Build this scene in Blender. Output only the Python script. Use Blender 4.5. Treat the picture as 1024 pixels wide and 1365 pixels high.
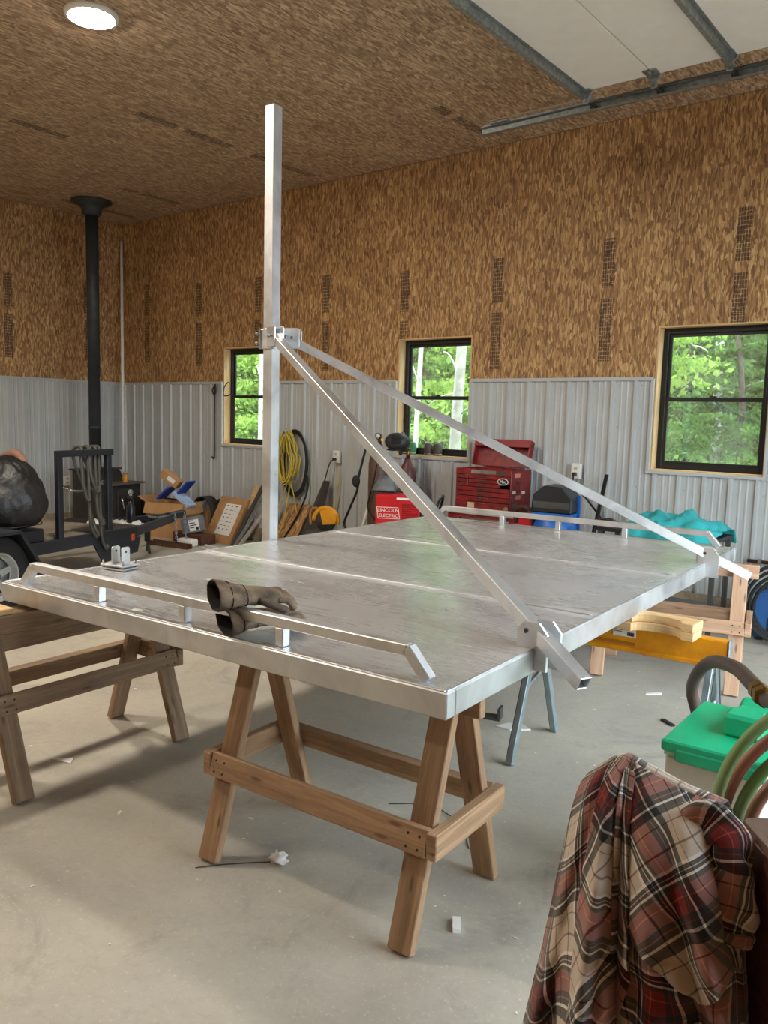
import bpy, bmesh, math, random
import numpy as np
from mathutils import Vector as V, Matrix
random.seed(7); rng = np.random.default_rng(7)
PI = math.pi
scene = bpy.context.scene
col = scene.collection
for o in list(bpy.data.objects): bpy.data.objects.remove(o)

# ------------------------------------------------------------------ camera, light, exposure
# room frame: x along the long window wall, y towards that wall, z up; camera stands near the open garage door
RF, RR, RU = V((-.615, .780, -.1146)), V((.7832, .6212, .0258)), V((-.0913, .0742, .9931))
RF.normalize(); RR = (RR - RF*RR.dot(RF)).normalized(); RU = RR.cross(RF)
cam = bpy.data.objects.new('camera', bpy.data.cameras.new('camera')); col.objects.link(cam)
cam.matrix_world = Matrix(((RR.x, RU.x, -RF.x, 0), (RR.y, RU.y, -RF.y, 0), (RR.z, RU.z, -RF.z, 1.7105), (0, 0, 0, 1)))
cam.data.sensor_fit = 'VERTICAL'; cam.data.sensor_height = 36
cam.data.lens = 36*1086.4/1365; cam.data.clip_start = .05; cam.data.clip_end = 300
scene.camera = cam
W = bpy.data.worlds.new('sky'); scene.world = W; W.use_nodes = True
bg = W.node_tree.nodes['Background']; bg.inputs[0].default_value = (.80, .92, 1.0, 1); bg.inputs[1].default_value = 4.4
LAMP_STRENGTH = 210
scene.view_settings.view_transform = 'Standard'; scene.view_settings.look = 'None'
scene.view_settings.gamma = 1; scene.view_settings.use_curve_mapping = False
scene.view_settings.exposure = 1.08

# ------------------------------------------------------------------ room constants
XL, XR, YF, YB, ZC, ZW = -11.26, 1.1, -4.6, 7.6, 4.545, 2.14
WINS = [(-8.90, -7.90), (-5.84, -4.84), (-2.81, -1.80)]; WZ0, WZ1 = 1.285, 2.62
DOOR = (2.0, 6.12, 3.66)

# ------------------------------------------------------------------ materials
def srgb(h):
    f = lambda c: c/12.92 if c <= .04045 else ((c+.055)/1.055)**2.4
    return tuple(f(int(h[i:i+2], 16)/255) for i in (0, 2, 4)) + (1,)
class NT:
    def __init__(s, name):
        s.m = bpy.data.materials.new(name); s.m.use_nodes = True; s.t = s.m.node_tree
        s.b = s.t.nodes['Principled BSDF']; s.out = s.t.nodes['Material Output']
    def n(s, typ, ins=None, **kw):
        x = s.t.nodes.new('ShaderNode'+typ)
        for k, v in kw.items(): setattr(x, k, v)
        for k, v in (ins or {}).items(): s.set(x.inputs[k], v)
        return x
    def set(s, sock, v):
        if isinstance(v, bpy.types.NodeSocket): s.t.links.new(v, sock)
        else: sock.default_value = v
    def math(s, op, a, b=0.0, c=0.0):
        x = s.n('Math', operation=op); s.set(x.inputs[0], a); s.set(x.inputs[1], b); s.set(x.inputs[2], c); return x.outputs[0]
    def mix(s, f, a, b, bt='MIX'):
        x = s.n('Mix', data_type='RGBA', blend_type=bt); s.set(x.inputs[0], f); s.set(x.inputs[6], a); s.set(x.inputs[7], b); return x.outputs[2]
    def ramp(s, f, stops, interp='LINEAR'):
        x = s.n('ValToRGB'); r = x.color_ramp; r.interpolation = interp
        while len(r.elements) > 1: r.elements.remove(r.elements[-1])
        r.elements[0].position = stops[0][0]; r.elements[0].color = stops[0][1]
        for p, c in stops[1:]:
            e = r.elements.new(p); e.color = c
        s.set(x.inputs[0], f); return x.outputs[0]
    def obj(s): return s.n('TexCoord').outputs['Object']
    def uv(s): return s.n('TexCoord').outputs['UV']
    def mapping(s, v, sc=(1,1,1), rot=(0,0,0), loc=(0,0,0)):
        return s.n('Mapping', {'Vector': v, 'Scale': sc, 'Rotation': rot, 'Location': loc}).outputs[0]
    def noise(s, v, scale, detail=3, rough=.55, dist=0):
        return s.n('TexNoise', {'Vector': v, 'Scale': scale, 'Detail': detail, 'Roughness': rough, 'Distortion': dist}).outputs[0]
    def bump(s, h, st, d=.01):
        s.t.links.new(s.n('Bump', {'Height': h, 'Strength': st, 'Distance': d}).outputs[0], s.b.inputs['Normal'])
    def fin(s, color=None, rough=None, metal=None, **kw):
        if color is not None: s.set(s.b.inputs['Base Color'], color)
        if rough is not None: s.set(s.b.inputs['Roughness'], rough)
        if metal is not None: s.set(s.b.inputs['Metallic'], metal)
        for k, v in kw.items(): s.set(s.b.inputs[k], v)
        return s.m
def g(v): return (v, v, v, 1)
MM = {}
def mat(name, hexc, rough=.5, metal=0, var=.18, scale=9, bump=0, hex2=None, th=(.35, .65), **kw):
    if name in MM: return MM[name]
    t = NT(name); c = srgb(hexc); v = t.obj(); nz = t.noise(v, scale, 4, .6)
    c2 = srgb(hex2) if hex2 else tuple(x*(1-var*1.6) for x in c[:3])+(1,)
    cc = t.ramp(nz, [(th[0], c2), (th[1], c)])
    if bump: t.bump(t.noise(v, scale*3, 4), bump)
    r = t.math('MULTIPLY_ADD', nz, .25, rough-.12)
    MM[name] = t.fin(cc, r, metal, **kw); return MM[name]

def osb_mat(name, tint=1.0, stamps=True, pal=('66462a', '84603c', '9c7449', 'b28a5a', 'd6b27c')):
    t = NT(name); v0 = t.obj()
    rnd = t.n('ObjectInfo').outputs['Random']
    off = t.n('CombineXYZ', {'X': t.math('MULTIPLY', rnd, 37.0), 'Y': t.math('MULTIPLY', rnd, 91.0), 'Z': 0.0}).outputs[0]
    v = t.n('VectorMath', {0: v0, 1: off}, operation='ADD').outputs[0]
    w = t.n('TexNoise', {'Vector': v, 'Scale': 5.0, 'Detail': 2.0}).outputs[1]
    wv = t.n('VectorMath', {0: w, 1: (.06, .06, 0)}, operation='MULTIPLY').outputs[0]
    v = t.n('VectorMath', {0: v, 1: wv}, operation='ADD').outputs[0]
    cols = []
    for k, (rot, sx, sy) in enumerate(((.12, 75, 13), (-.45, 66, 14), (.6, 60, 15), (-.15, 85, 12))):
        vor = t.n('TexVoronoi', {'Vector': t.mapping(v, (sx, sy, 1), (0, 0, rot), (k*3.1, k*1.7, 0)), 'Scale': 1.0}, voronoi_dimensions='2D')
        sep = t.n('SeparateColor', {0: vor.outputs['Color']}).outputs
        cols.append((sep[0], sep[1], vor.outputs['Distance']))
    val = cols[0][0]
    for k, th in ((1, .5), (2, .62)):
        val = t.n('Mix', {0: t.math('GREATER_THAN', cols[k][1], th), 2: val, 3: cols[k][0]}).outputs[0]
    fine = t.noise(t.mapping(v, (170, 16, 1)), 1.0, 3)
    val = t.math('MULTIPLY_ADD', fine, .5, t.math('MULTIPLY_ADD', val, .62, -.06))
    big = t.noise(v, 1.6, 3); val = t.math('MULTIPLY_ADD', big, .45, t.math('MULTIPLY_ADD', val, 1.3, -.375))
    sc = lambda h: tuple(min(1, x*tint) for x in srgb(h)[:3])+(1,)
    c = t.ramp(val, [(.0, sc(pal[0])), (.25, sc(pal[1])), (.5, sc(pal[2])), (.75, sc(pal[3])), (1, sc(pal[4]))])
    hl = t.math('MULTIPLY', t.math('GREATER_THAN', cols[3][1], .86), t.math('LESS_THAN', cols[3][2], .42))
    c = t.mix(t.math('MULTIPLY', hl, .6), c, sc(pal[4]))
    if stamps:
        x = t.n('SeparateXYZ', {0: v0}).outputs
        band = t.math('MULTIPLY', t.math('GREATER_THAN', x[0], .55), t.math('LESS_THAN', x[0], .672))
        ysh = t.math('MULTIPLY_ADD', rnd, -.3, x[1])
        b1 = t.math('MULTIPLY', t.math('GREATER_THAN', ysh, .06), t.math('LESS_THAN', ysh, .66))
        b2 = t.math('MULTIPLY', t.math('GREATER_THAN', ysh, .76), t.math('LESS_THAN', ysh, 1.22))
        tx = t.math('GREATER_THAN', t.noise(t.mapping(v0, (9, 60, 1)), 1.0, 2), .36)
        tx2 = t.math('GREATER_THAN', t.noise(t.mapping(v0, (70, 24, 1)), 1.0, 1), .30)
        gx = t.math('MULTIPLY', t.math('LESS_THAN', t.math('FRACT', t.math('MULTIPLY', x[0], 42.0)), .8), t.math('LESS_THAN', t.math('FRACT', t.math('MULTIPLY', x[1], 26.0)), .84))
        if pal[0] == '6e5844': gx = t.math('MULTIPLY', gx, t.math('GREATER_THAN', rnd, .5))
        m = t.math('MULTIPLY', t.math('MULTIPLY', band, t.math('ADD', b1, b2)), t.math('MULTIPLY', t.math('MULTIPLY', tx, tx2), gx))
        c = t.mix(t.math('MULTIPLY', m, .82), c, srgb('241c16'))
    t.bump(val, .35, .004)
    return t.fin(c, .62)

def wood_mat(name, a, b, c, dirt_haze=.25):
    t = NT(name); u = t.uv()
    wv = t.mapping(u, (1.6, 26, 1)); n1 = t.noise(wv, 1.0, 4, .6, .6)
    n2 = t.noise(t.mapping(u, (7, 190, 1)), 1.0, 2)
    val = t.math('MULTIPLY_ADD', n2, .35, t.math('SUBTRACT', n1, .17))
    cc = t.ramp(val, [(.25, srgb(c)), (.5, srgb(b)), (.75, srgb(a))])
    vor = t.n('TexVoronoi', {'Vector': t.mapping(u, (3.2, 13, 1)), 'Scale': 1.0}, voronoi_dimensions='2D')
    k = t.ramp(vor.outputs['Distance'], [(.05, g(1)), (.12, g(0))])
    sp = t.n('SeparateColor', {0: vor.outputs['Color']}).outputs
    cc = t.mix(t.math('MULTIPLY', k, t.math('MULTIPLY', t.math('GREATER_THAN', sp[0], .6), .75)), cc, srgb('5a4230'))
    d = t.ramp(t.noise(t.mapping(u, (3, 8, 1)), 1.0, 4), [(.5, g(0)), (.72, g(1))])
    cc = t.mix(t.math('MULTIPLY', d, dirt_haze), cc, srgb('4b4038'))
    t.bump(val, .25, .003)
    return t.fin(cc, .68)

def alu_mat(name, c=.78, rough=.34, sheet=False):
    t = NT(name); u = t.uv(); o = t.obj()
    br = t.noise(t.mapping(u, (2.5, 160, 1)), 1.0, 2)
    sm = t.noise(o, 3.5 if not sheet else 1.7, 5 if not sheet else 3, .62, .8)
    sm2 = t.noise(t.mapping(o, (3, 11, 4)), 1.0, 2, .5)
    cc = t.ramp(sm, [(.3, (c*.86, c*.88, c*.90, 1)) if sheet else (.3, (c*.72, c*.735, c*.75, 1)), (.55, (c*.97, c*.99, c*1.01, 1)), (.8, (c*1.08, c*1.11, c*1.14, 1))])
    r = t.math('MULTIPLY_ADD', sm, .16 if sheet else .35, rough-.07 if sheet else rough-.2)
    r = t.math('MULTIPLY_ADD', br, .12, r)
    if sheet:
        sc = t.ramp(sm2, [(.50, g(0)), (.74, g(1))])
        r = t.math('MULTIPLY_ADD', sc, .04, r)
        cc = t.mix(t.math('MULTIPLY', sc, .10), cc, g(.84))
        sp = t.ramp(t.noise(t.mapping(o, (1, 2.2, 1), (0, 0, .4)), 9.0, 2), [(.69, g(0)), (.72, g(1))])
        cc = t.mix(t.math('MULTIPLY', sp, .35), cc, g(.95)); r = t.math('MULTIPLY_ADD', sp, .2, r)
        y = t.n('SeparateXYZ', {0: u}).outputs[1]
        for sv in (1.2375, 2.4375):                               # ground-off streaks beside the welds
            dd = t.math('ABSOLUTE', t.math('ADD', t.math('SUBTRACT', y, sv), t.math('MULTIPLY_ADD', t.noise(t.mapping(u, (2.2, 9, 1)), 1.0, 3), .10, -.05)))
            bd = t.math('MULTIPLY', t.ramp(dd, [(.0, g(1)), (.03, g(.8)), (.07, g(0))]), .75)
            cc = t.mix(bd, cc, (.86, .88, .90, 1)); r = t.math('MULTIPLY_ADD', bd, .22, r)
        t.bump(t.noise(t.mapping(o, (1.6, 2.6, 1)), 1.0, 1), .55, .012)
    else:
        t.bump(br, .06, .002)
    return t.fin(cc, r, .62 if sheet else .92)

def concrete_mat():
    t = NT('concrete floor'); o = t.obj()
    n1 = t.noise(o, .9, 6, .65, .4); n2 = t.noise(o, 5.5, 6, .7); n3 = t.noise(o, 60, 3, .7)
    c = t.ramp(n1, [(.3, srgb('9c968b')), (.5, srgb('afa99c')), (.7, srgb('beb7a6'))])
    c = t.mix(t.ramp(n2, [(.52, g(0)), (.75, g(.55))]), c, srgb('b5aa92'))
    st = t.ramp(t.noise(t.mapping(o, (1, 1, 1), (0, 0, .6)), 1.7, 5, .72, .9), [(.56, g(0)), (.7, g(.5))])
    c = t.mix(st, c, srgb('7e7a73'))
    c = t.mix(t.ramp(n3, [(.58, g(0)), (.72, g(.5))]), c, srgb('d6d0c2'))
    c = t.mix(t.ramp(t.noise(o, 24, 5, .75), [(.32, g(.22)), (.5, g(0))]), c, srgb('87827a'))
    t.bump(n2, .12, .01)
    return t.fin(c, t.math('MULTIPLY_ADD', n1, .3, .42), 0)

def plaid_mat():
    t = NT('plaid flannel'); x = t.n('SeparateXYZ', {0: t.uv()}).outputs
    T, R, K, Wt, G, O = srgb('d2c7b9'), srgb('8a1614'), srgb('07080e'), srgb('f4f0ea'), srgb('23281e'), srgb('d8703a')
    B = srgb('6b4a3c')
    st = [(0, T), (.10, B), (.12, T), (.245, Wt), (.27, K), (.305, T), (.315, K), (.34, Wt), (.36, G), (.40, R), (.475, O), (.487, R), (.56, R), (.60, K), (.645, R), (.66, K), (.70, Wt), (.725, K), (.77, G), (.81, T), (.90, B), (.912, T)]
    P = 5.6
    a = t.ramp(t.math('FRACT', t.math('MULTIPLY', x[0], P)), st, 'CONSTANT')
    b = t.ramp(t.math('FRACT', t.math('MULTIPLY', x[1], P)), st, 'CONSTANT')
    la = t.n('RGBToBW', {0: a}).outputs[0]; lb_ = t.n('RGBToBW', {0: b}).outputs[0]
    wa = t.math('ADD', t.math('GREATER_THAN', la, .6), t.math('LESS_THAN', la, .02)); wb = t.math('ADD', t.math('GREATER_THAN', lb_, .6), t.math('LESS_THAN', lb_, .02))
    f = t.math('MULTIPLY_ADD', t.math('SUBTRACT', wb, wa), .22, .5)
    c = t.mix(f, a, b); c = t.mix(.5, c, t.mix(1.0, a, b, 'MULTIPLY'))
    t.bump(t.noise(t.uv(), 260, 2), .2, .002)
    return t.fin(c, .9, 0, **{'Sheen Weight': .25, 'Sheen Roughness': .5})

def leaf_mat(name, a, b):
    t = NT(name); r = t.n('ObjectInfo').outputs['Random']
    n = t.noise(t.obj(), 2.2, 3)
    n2 = t.noise(t.obj(), 30, 1)
    c = t.ramp(t.math('MULTIPLY_ADD', n2, .5, t.math('SUBTRACT', n, .25)), [(.3, srgb(a)), (.65, srgb(b))])
    tr = t.n('BsdfTranslucent', {'Color': c}); df = t.n('BsdfDiffuse', {'Color': c})
    mx = t.n('MixShader', {0: .4, 1: df.outputs[0], 2: tr.outputs[0]})
    t.t.links.new(mx.outputs[0], t.out.inputs[0]); return t.m

def glass_mat():
    t = NT('window glass')
    lw = t.n('LayerWeight', {'Blend': .5}).outputs['Facing']; frv = t.math('MULTIPLY_ADD', t.math('POWER', lw, 5.0), .92, .06); gl = t.n('BsdfGlossy', {'Roughness': .02}); tp = t.n('BsdfTransparent', {'Color': (.90, .95, .93, 1)})
    df = t.n('BsdfDiffuse', {'Color': (.8, .85, .82, 1)})
    dirt_haze = t.ramp(t.noise(t.obj(), 3.0, 4), [(.4, g(.05)), (.75, g(.13))])  # pale film on the pane, raised to lay haze over the view outside
    m1 = t.n('MixShader', {0: frv, 1: tp.outputs[0], 2: gl.outputs[0]})
    m2 = t.n('MixShader', {0: dirt_haze, 1: m1.outputs[0], 2: df.outputs[0]})
    t.t.links.new(m2.outputs[0], t.out.inputs[0]); return t.m

def emit_mat(name, c, s):
    t = NT(name); e = t.n('Emission', {'Color': c, 'Strength': s}); t.t.links.new(e.outputs[0], t.out.inputs[0]); return t.m

OSB = osb_mat('osb wall sheet'); OSBC = osb_mat('osb ceiling sheet', 1.22, True, ('6e5844', '887059', '9c836a', 'b0977d', 'd0b898'))  # ceiling palette paler and greyer: floor bounce and lens haze put into its colour
CONC = concrete_mat(); PLAID = plaid_mat(); GLASS = glass_mat()
ALU = alu_mat('mill aluminium tube', .70, .42); ALUS = alu_mat('aluminium deck sheet', .64, .20, True)
ALUF = alu_mat('aluminium deck frame', .66, .46)
GALV = mat('galvanized steel', 'a9b0b2', .45, .85, .25, 30)
WOLD = wood_mat('weathered lumber', 'a58a6c', '8b7055', '695440', .45)
WOOD = wood_mat('construction lumber', 'b99873', '9c7b5c', '7b6046', .35)
WPNK = wood_mat('pinkish lumber', 'cfae92', 'bd9576', 'a07c62', .15)
WGRY = wood_mat('grey trailer planks', '9a9082', '847a6d', '6a6156', .4)
WNEW = wood_mat('fresh pine', 'e2c496', 'd3ae7c', 'b98f5e', .05)
MET = mat('painted steel siding', 'b4b7b6', .42, 0, .05, 3)
BLK = mat('black vinyl frame', '17181a', .4); BPNT = mat('dark blue black paint', '262a33', .42, 0, .25, 6, hex2='1b1e25')
RUB = mat('black rubber', '1c1c1d', .75, bump=.2); CURB = mat('curb concrete', 'a8977f', .85, 0, .2, 12, .2)
CAST = mat('stove black steel', '3a3531', .6, .3, .25, 14, hex2='2a2624'); PIPEM = mat('stove pipe black', '3a3f42', .5, .2, .2)
DOORW = mat('door white steel', 'e9e4dc', .5, 0, .03); WHITE = mat('white plastic', 'e4e2dc', .45, 0, .05)
CARD = mat('cardboard', 'b58a5c', .85, 0, .12, 8); RED = mat('worn red paint', '8e1f20', .4, 0, .3, 14, hex2='5c1c1a')
LRED = mat('bright red paint', 'c11620', .4, 0, .08); BLUE = mat('blue paint', '1660b4', .4, 0, .1); DBLUE = mat('welder blue paint', '1b4f86', .42, 0, .1)
YEL = mat('yellow painted steel', 'e79d12', .42, 0, .15, 7, hex2='c87f10'); TEAL = mat('teal cloth', '2fa9ae', .8, 0, .2, 5)
TARP = mat('black plastic tarp', '242426', .42, 0, .2, 7, 1.0); LEA = mat('worn brown leather', '7f6b54', .8, 0, .3, 14, .4, hex2='42352a')
LEAIN = mat('glove lining', '171311', .95, 0, .2)
GRN = mat('green plastic', '12a574', .42, 0, .18, 6, hex2='1a8a64', th=(.2, .5)); BEIGE = mat('beige plastic', 'b9b3a2', .5, 0, .06)
HGRN = mat('green welding hose', '6fa35c', .5, 0, .25, 10, hex2='8a9c70'); HRED = mat('red welding hose', 'b56a5a', .5, 0, .25, 10, hex2='a07c68')
HBRN = mat('brown rubber hose', '4c3d33', .55, 0, .2, 8); BRASS = mat('brass', '9a7c3e', .35, 1, .2); CHR = mat('chrome', 'd8dadc', .15, 1, .05)
DWOOD = mat('dark stained wood', '74483a', .45, 0, .3, 60, hex2='4a2c24'); GREYP = mat('grey plastic', '6d7276', .5); DGRY = mat('dark grey steel', '4d4c49', .5, .3)
CORD = mat('yellow cord', 'c9b13f', .6, 0, .15); BRN = mat('brown cylinder paint', '5c4436', .5, 0, .2); STEELR = mat('rusty steel', '6a4331', .7, .3, .3, 15)
ORNG = mat('orange plastic', 'e09a1c', .45); PAPER = mat('white paper', 'e6e4df', .8, 0, .04); GREEN = mat('green can', '2c6a45', .5); TAPE = mat('skin tan strap', '9c7562', .8)
STEELB = mat('blue grey steel leg', '9aabb0', .38, .6, .15, 12); AMB = mat('amber jar', 'b5812f', .2, 0, .1); NAVY = mat('blue box print', '1d3f96', .6, 0, .1)
DIRT = mat('gravel ground', '8d857a', .95, 0, .25, 3); MOSS = mat('forest floor', '4a5a2c', .95, 0, .4, 1.5, hex2='2e3a1c')
BARKW = mat('birch bark', 'd8d2c4', .8, 0, .25, 6); BARKD = mat('dark bark', '5a4a3e', .9, 0, .3, 8)
LAMPM = emit_mat('led lamp diffuser', (1.0, .90, .76, 1), LAMP_STRENGTH)

# ------------------------------------------------------------------ mesh builder
class MB:
    def __init__(s): s.v = []; s.f = []; s.uv = []; s.sm = []; s.mi = []; s.cur = 0
    def face(s, ids, uvs=None, smooth=False):
        s.f.append(ids); s.uv += list(uvs) if uvs else [(0, 0)]*len(ids); s.sm.append(smooth); s.mi.append(s.cur)
    def frame_box(s, c, e, h):
        """box at c, unit axes e (3), half sizes h; uv runs along the longest axis"""
        c = V(c); b = len(s.v); ax = max(range(3), key=lambda i: h[i]); ou, ov = random.random()*9, random.random()*9
        loc = []
        for i in range(8):
            l = [h[k]*(1 if i >> k & 1 else -1) for k in range(3)]; loc.append(l)
            s.v.append(tuple(c + e[0]*l[0] + e[1]*l[1] + e[2]*l[2]))
        flip = e[0].cross(e[1]).dot(e[2]) < 0
        for q in ((0, 2, 3, 1), (4, 5, 7, 6), (0, 1, 5, 4), (2, 6, 7, 3), (0, 4, 6, 2), (1, 3, 7, 5)):
            if flip: q = q[::-1]
            nc = [k for k in range(3) if len({loc[i][k] for i in q}) == 1][0]
            o = [k for k in range(3) if k != nc]
            if ax in o: u, w = ax, [k for k in o if k != ax][0]
            else: u, w = o
            s.face(tuple(b+i for i in q), [(loc[i][u]+ou, loc[i][w]+ov+nc*.31) for i in q])
        return s
    def box(s, x0, x1, y0, y1, z0, z1):
        return s.frame_box(((x0+x1)/2, (y0+y1)/2, (z0+z1)/2), (V((1,0,0)), V((0,1,0)), V((0,0,1))), (abs(x1-x0)/2, abs(y1-y0)/2, abs(z1-z0)/2))
    def bar(s, p, q, w, h, up=(0, 0, 1)):
        p, q = V(p), V(q); d = (q-p); L = d.length; d.normalize(); up = V(up)
        if abs(d.dot(up)) > .999: up = V((0, 1, 0))
        side = d.cross(up).normalized(); u = side.cross(d)
        return s.frame_box((p+q)/2, (d, side, u), (L/2, w/2, h/2))
    def hollow(s, p, q, w, h, t, up=(0, 0, 1)):
        """square tube with open ends"""
        p, q = V(p), V(q); d = (q-p); L = d.length; d.normalize(); up = V(up)
        if abs(d.dot(up)) > .999: up = V((0, 1, 0))
        sd = d.cross(up).normalized(); u = sd.cross(d); b = len(s.v)
        for P in (p, q):
            for (a, c) in ((w/2, h/2), (w/2-t, h/2-t)):
                for i, j in ((-1, -1), (1, -1), (1, 1), (-1, 1)): s.v.append(tuple(P+sd*a*i+u*c*j))
        for k in range(4):
            n = (k+1) % 4
            s.face((b+k, b+n, b+8+n, b+8+k), [(0, k*w), (0, k*w+w), (L, k*w+w), (L, k*w)])
            s.face((b+4+n, b+4+k, b+12+k, b+12+n), [(0, 0), (0, w), (L, w), (L, 0)])
            s.face((b+n, b+k, b+4+k, b+4+n)); s.face((b+8+k, b+8+n, b+12+n, b+12+k))
        return s
    def tube(s, pts, r, n=10, closed=False, cap=True, rad=None):
        pts = [V(p) for p in pts]; N = len(pts); b = len(s.v); prev = None; L = 0
        ts = []
        for i in range(N):
            a = pts[(i-1) % N] if (closed or i > 0) else pts[i]; c = pts[(i+1) % N] if (closed or i < N-1) else pts[i]
            ts.append((c-a).normalized())
        ref = V((0, 0, 1)) if abs(ts[0].z) < .9 else V((1, 0, 0))
        nrm = (ref - ts[0]*ref.dot(ts[0])).normalized()
        for i in range(N):
            t = ts[i]; nrm = (nrm - t*nrm.dot(t)).normalized(); bi = t.cross(nrm)
            R = rad[i] if rad else r
            for k in range(n):
                a = 2*PI*k/n; s.v.append(tuple(pts[i] + nrm*math.cos(a)*R + bi*math.sin(a)*R))
        for i in range(N if closed else N-1):
            j = (i+1) % N; l = (pts[j]-pts[i]).length
            for k in range(n):
                m = (k+1) % n
                s.face((b+i*n+k, b+i*n+m, b+j*n+m, b+j*n+k), [(L, k/n*.2), (L, (k+1)/n*.2), (L+l, (k+1)/n*.2), (L+l, k/n*.2)], True)
            L += l
        if cap and not closed:
            s.face(tuple(b+k for k in range(n))[::-1]); s.face(tuple(b+(N-1)*n+k for k in range(n)))
        return s
    def lathe(s, prof, base=(0, 0, 0), axis=(0, 0, 1), n=20, sharp=False, cap=True):
        """prof: (radius, height) pairs from bottom to top"""
        base = V(base); ax = V(axis).normalized(); ref = V((0, 1, 0)) if abs(ax.y) < .9 else V((1, 0, 0))
        e1 = ax.cross(ref).normalized(); e2 = ax.cross(e1); b = len(s.v)
        for (r, z) in prof:
            for k in range(n):
                a = 2*PI*k/n; s.v.append(tuple(base + ax*z + e1*math.cos(a)*r + e2*math.sin(a)*r))
        for i in range(len(prof)-1):
            for k in range(n):
                m = (k+1) % n; s.face((b+i*n+k, b+i*n+m, b+(i+1)*n+m, b+(i+1)*n+k), None, not sharp)
        if cap and prof[0][0] > 1e-6: s.face(tuple(b+k for k in range(n))[::-1])
        if cap and prof[-1][0] > 1e-6: s.face(tuple(b+(len(prof)-1)*n+k for k in range(n)))
        return s
    def prism(s, poly, o, ex, ey, ez, d):
        """polygon (2D) in plane (ex,ey) at o, extruded d along ez"""
        o, ex, ey, ez = V(o), V(ex), V(ey), V(ez); b = len(s.v); n = len(poly)
        for k in (0, d):
            for x, y in poly: s.v.append(tuple(o+ex*x+ey*y+ez*k))
        ar = sum(poly[i][0]*poly[(i+1) % n][1]-poly[(i+1) % n][0]*poly[i][1] for i in range(n))
        fl = (ar > 0) == (ex.cross(ey).dot(ez)*d > 0)
        A = tuple(b+i for i in range(n)); B = tuple(b+n+i for i in range(n))
        s.face(A[::-1] if fl else A, [poly[i-b] for i in (A[::-1] if fl else A)]); s.face(B if fl else B[::-1], [poly[i-b-n] for i in (B if fl else B[::-1])])
        for i in range(n):
            j = (i+1) % n; q = (b+i, b+j, b+n+j, b+n+i)
            l = math.hypot(poly[j][0]-poly[i][0], poly[j][1]-poly[i][1])
            s.face(q if fl else q[::-1], [(0, 0), (l, 0), (l, d), (0, d)] if fl else [(0, d), (l, d), (l, 0), (0, 0)])
        return s
    def grid(s, P, UV=None, smooth=True, closed_u=False):
        """P[i][j] points"""
        b = len(s.v); ni, nj = len(P), len(P[0])
        for r in P: s.v += [tuple(p) for p in r]
        for i in range(ni if closed_u else ni-1):
            i2 = (i+1) % ni
            for j in range(nj-1):
                q = (b+i*nj+j, b+i2*nj+j, b+i2*nj+j+1, b+i*nj+j+1)
                s.face(q, [UV[i][j], UV[i2][j], UV[i2][j+1], UV[i][j+1]] if UV else None, smooth)
        return s
    def blob(s, c, r, n=14, m=9, fn=None):
        P = []
        for i in range(n):
            a = 2*PI*i/n; row = []
            for j in range(m):
                t = -PI/2+PI*j/(m-1); d = V((math.cos(a)*math.cos(t), math.sin(a)*math.cos(t), math.sin(t)))
                k = fn(d) if fn else 1
                row.append(V(c)+V((d.x*r[0], d.y*r[1], d.z*r[2]))*k)
            P.append(row)
        return s.grid(P, None, True, True)
    def xf(s, M, start=0):
        for i in range(start, len(s.v)): s.v[i] = tuple(M @ V(s.v[i]))
        return s
    def mesh(s, name, mats):
        me = bpy.data.meshes.new(name); me.from_pydata(s.v, [], s.f)
        ul = me.uv_layers.new(name='UVMap'); ul.data.foreach_set('uv', [c for p in s.uv for c in p])
        me.polygons.foreach_set('use_smooth', s.sm); me.polygons.foreach_set('material_index', s.mi)
        for m in (mats if isinstance(mats, (list, tuple)) else [mats]): me.materials.append(m)
        me.update(); return me
    def build(s, name, mats, parent=None, bevel=0, solid=0, sub=0):
        o = bpy.data.objects.new(name, s.mesh(name, mats)); col.objects.link(o)
        if parent is not None:
            o.parent = parent; o.matrix_parent_inverse = Matrix.Identity(4)
        if solid: m = o.modifiers.new('thickness', 'SOLIDIFY'); m.thickness = solid; m.offset = -1
        if sub: m = o.modifiers.new('smooth', 'SUBSURF'); m.levels = sub; m.render_levels = sub
        if bevel: m = o.modifiers.new('edge', 'BEVEL'); m.width = bevel; m.segments = 1; m.limit_method = 'ANGLE'; m.angle_limit = .7
        return o
def tag(o, label=None, cat=None, group=None, kind=None):
    if label: o['label'] = label
    if cat: o['category'] = cat
    if group: o['group'] = group
    if kind: o['kind'] = kind
    return o
def empty(name, loc=(0, 0, 0), rz=0, label=None, cat=None, group=None, kind=None):
    o = bpy.data.objects.new(name, None); col.objects.link(o); o.empty_display_size = .1
    o.location = loc; o.rotation_euler = (0, 0, rz); return tag(o, label, cat, group, kind)
def link_mesh(name, me, parent, M):
    o = bpy.data.objects.new(name, me); col.objects.link(o); o.parent = parent; o.matrix_basis = M; return o
def copy_tree(o, parent=None):
    c = o.copy(); col.objects.link(c); c.parent = parent
    for ch in list(o.children): copy_tree(ch, c)
    return c
def smoothpath(pts, n=8):
    pts = [V(p) for p in pts]; out = []
    P = [pts[0]*2-pts[1]] + pts + [pts[-1]*2-pts[-2]]
    for i in range(1, len(P)-2):
        for k in range(n):
            t = k/n; a, b, c, d = P[i-1], P[i], P[i+1], P[i+2]
            out.append(.5*((2*b)+(c-a)*t+(2*a-5*b+4*c-d)*t*t+(3*b-a-3*c+d)*t**3))
    out.append(pts[-1]); return out
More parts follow.
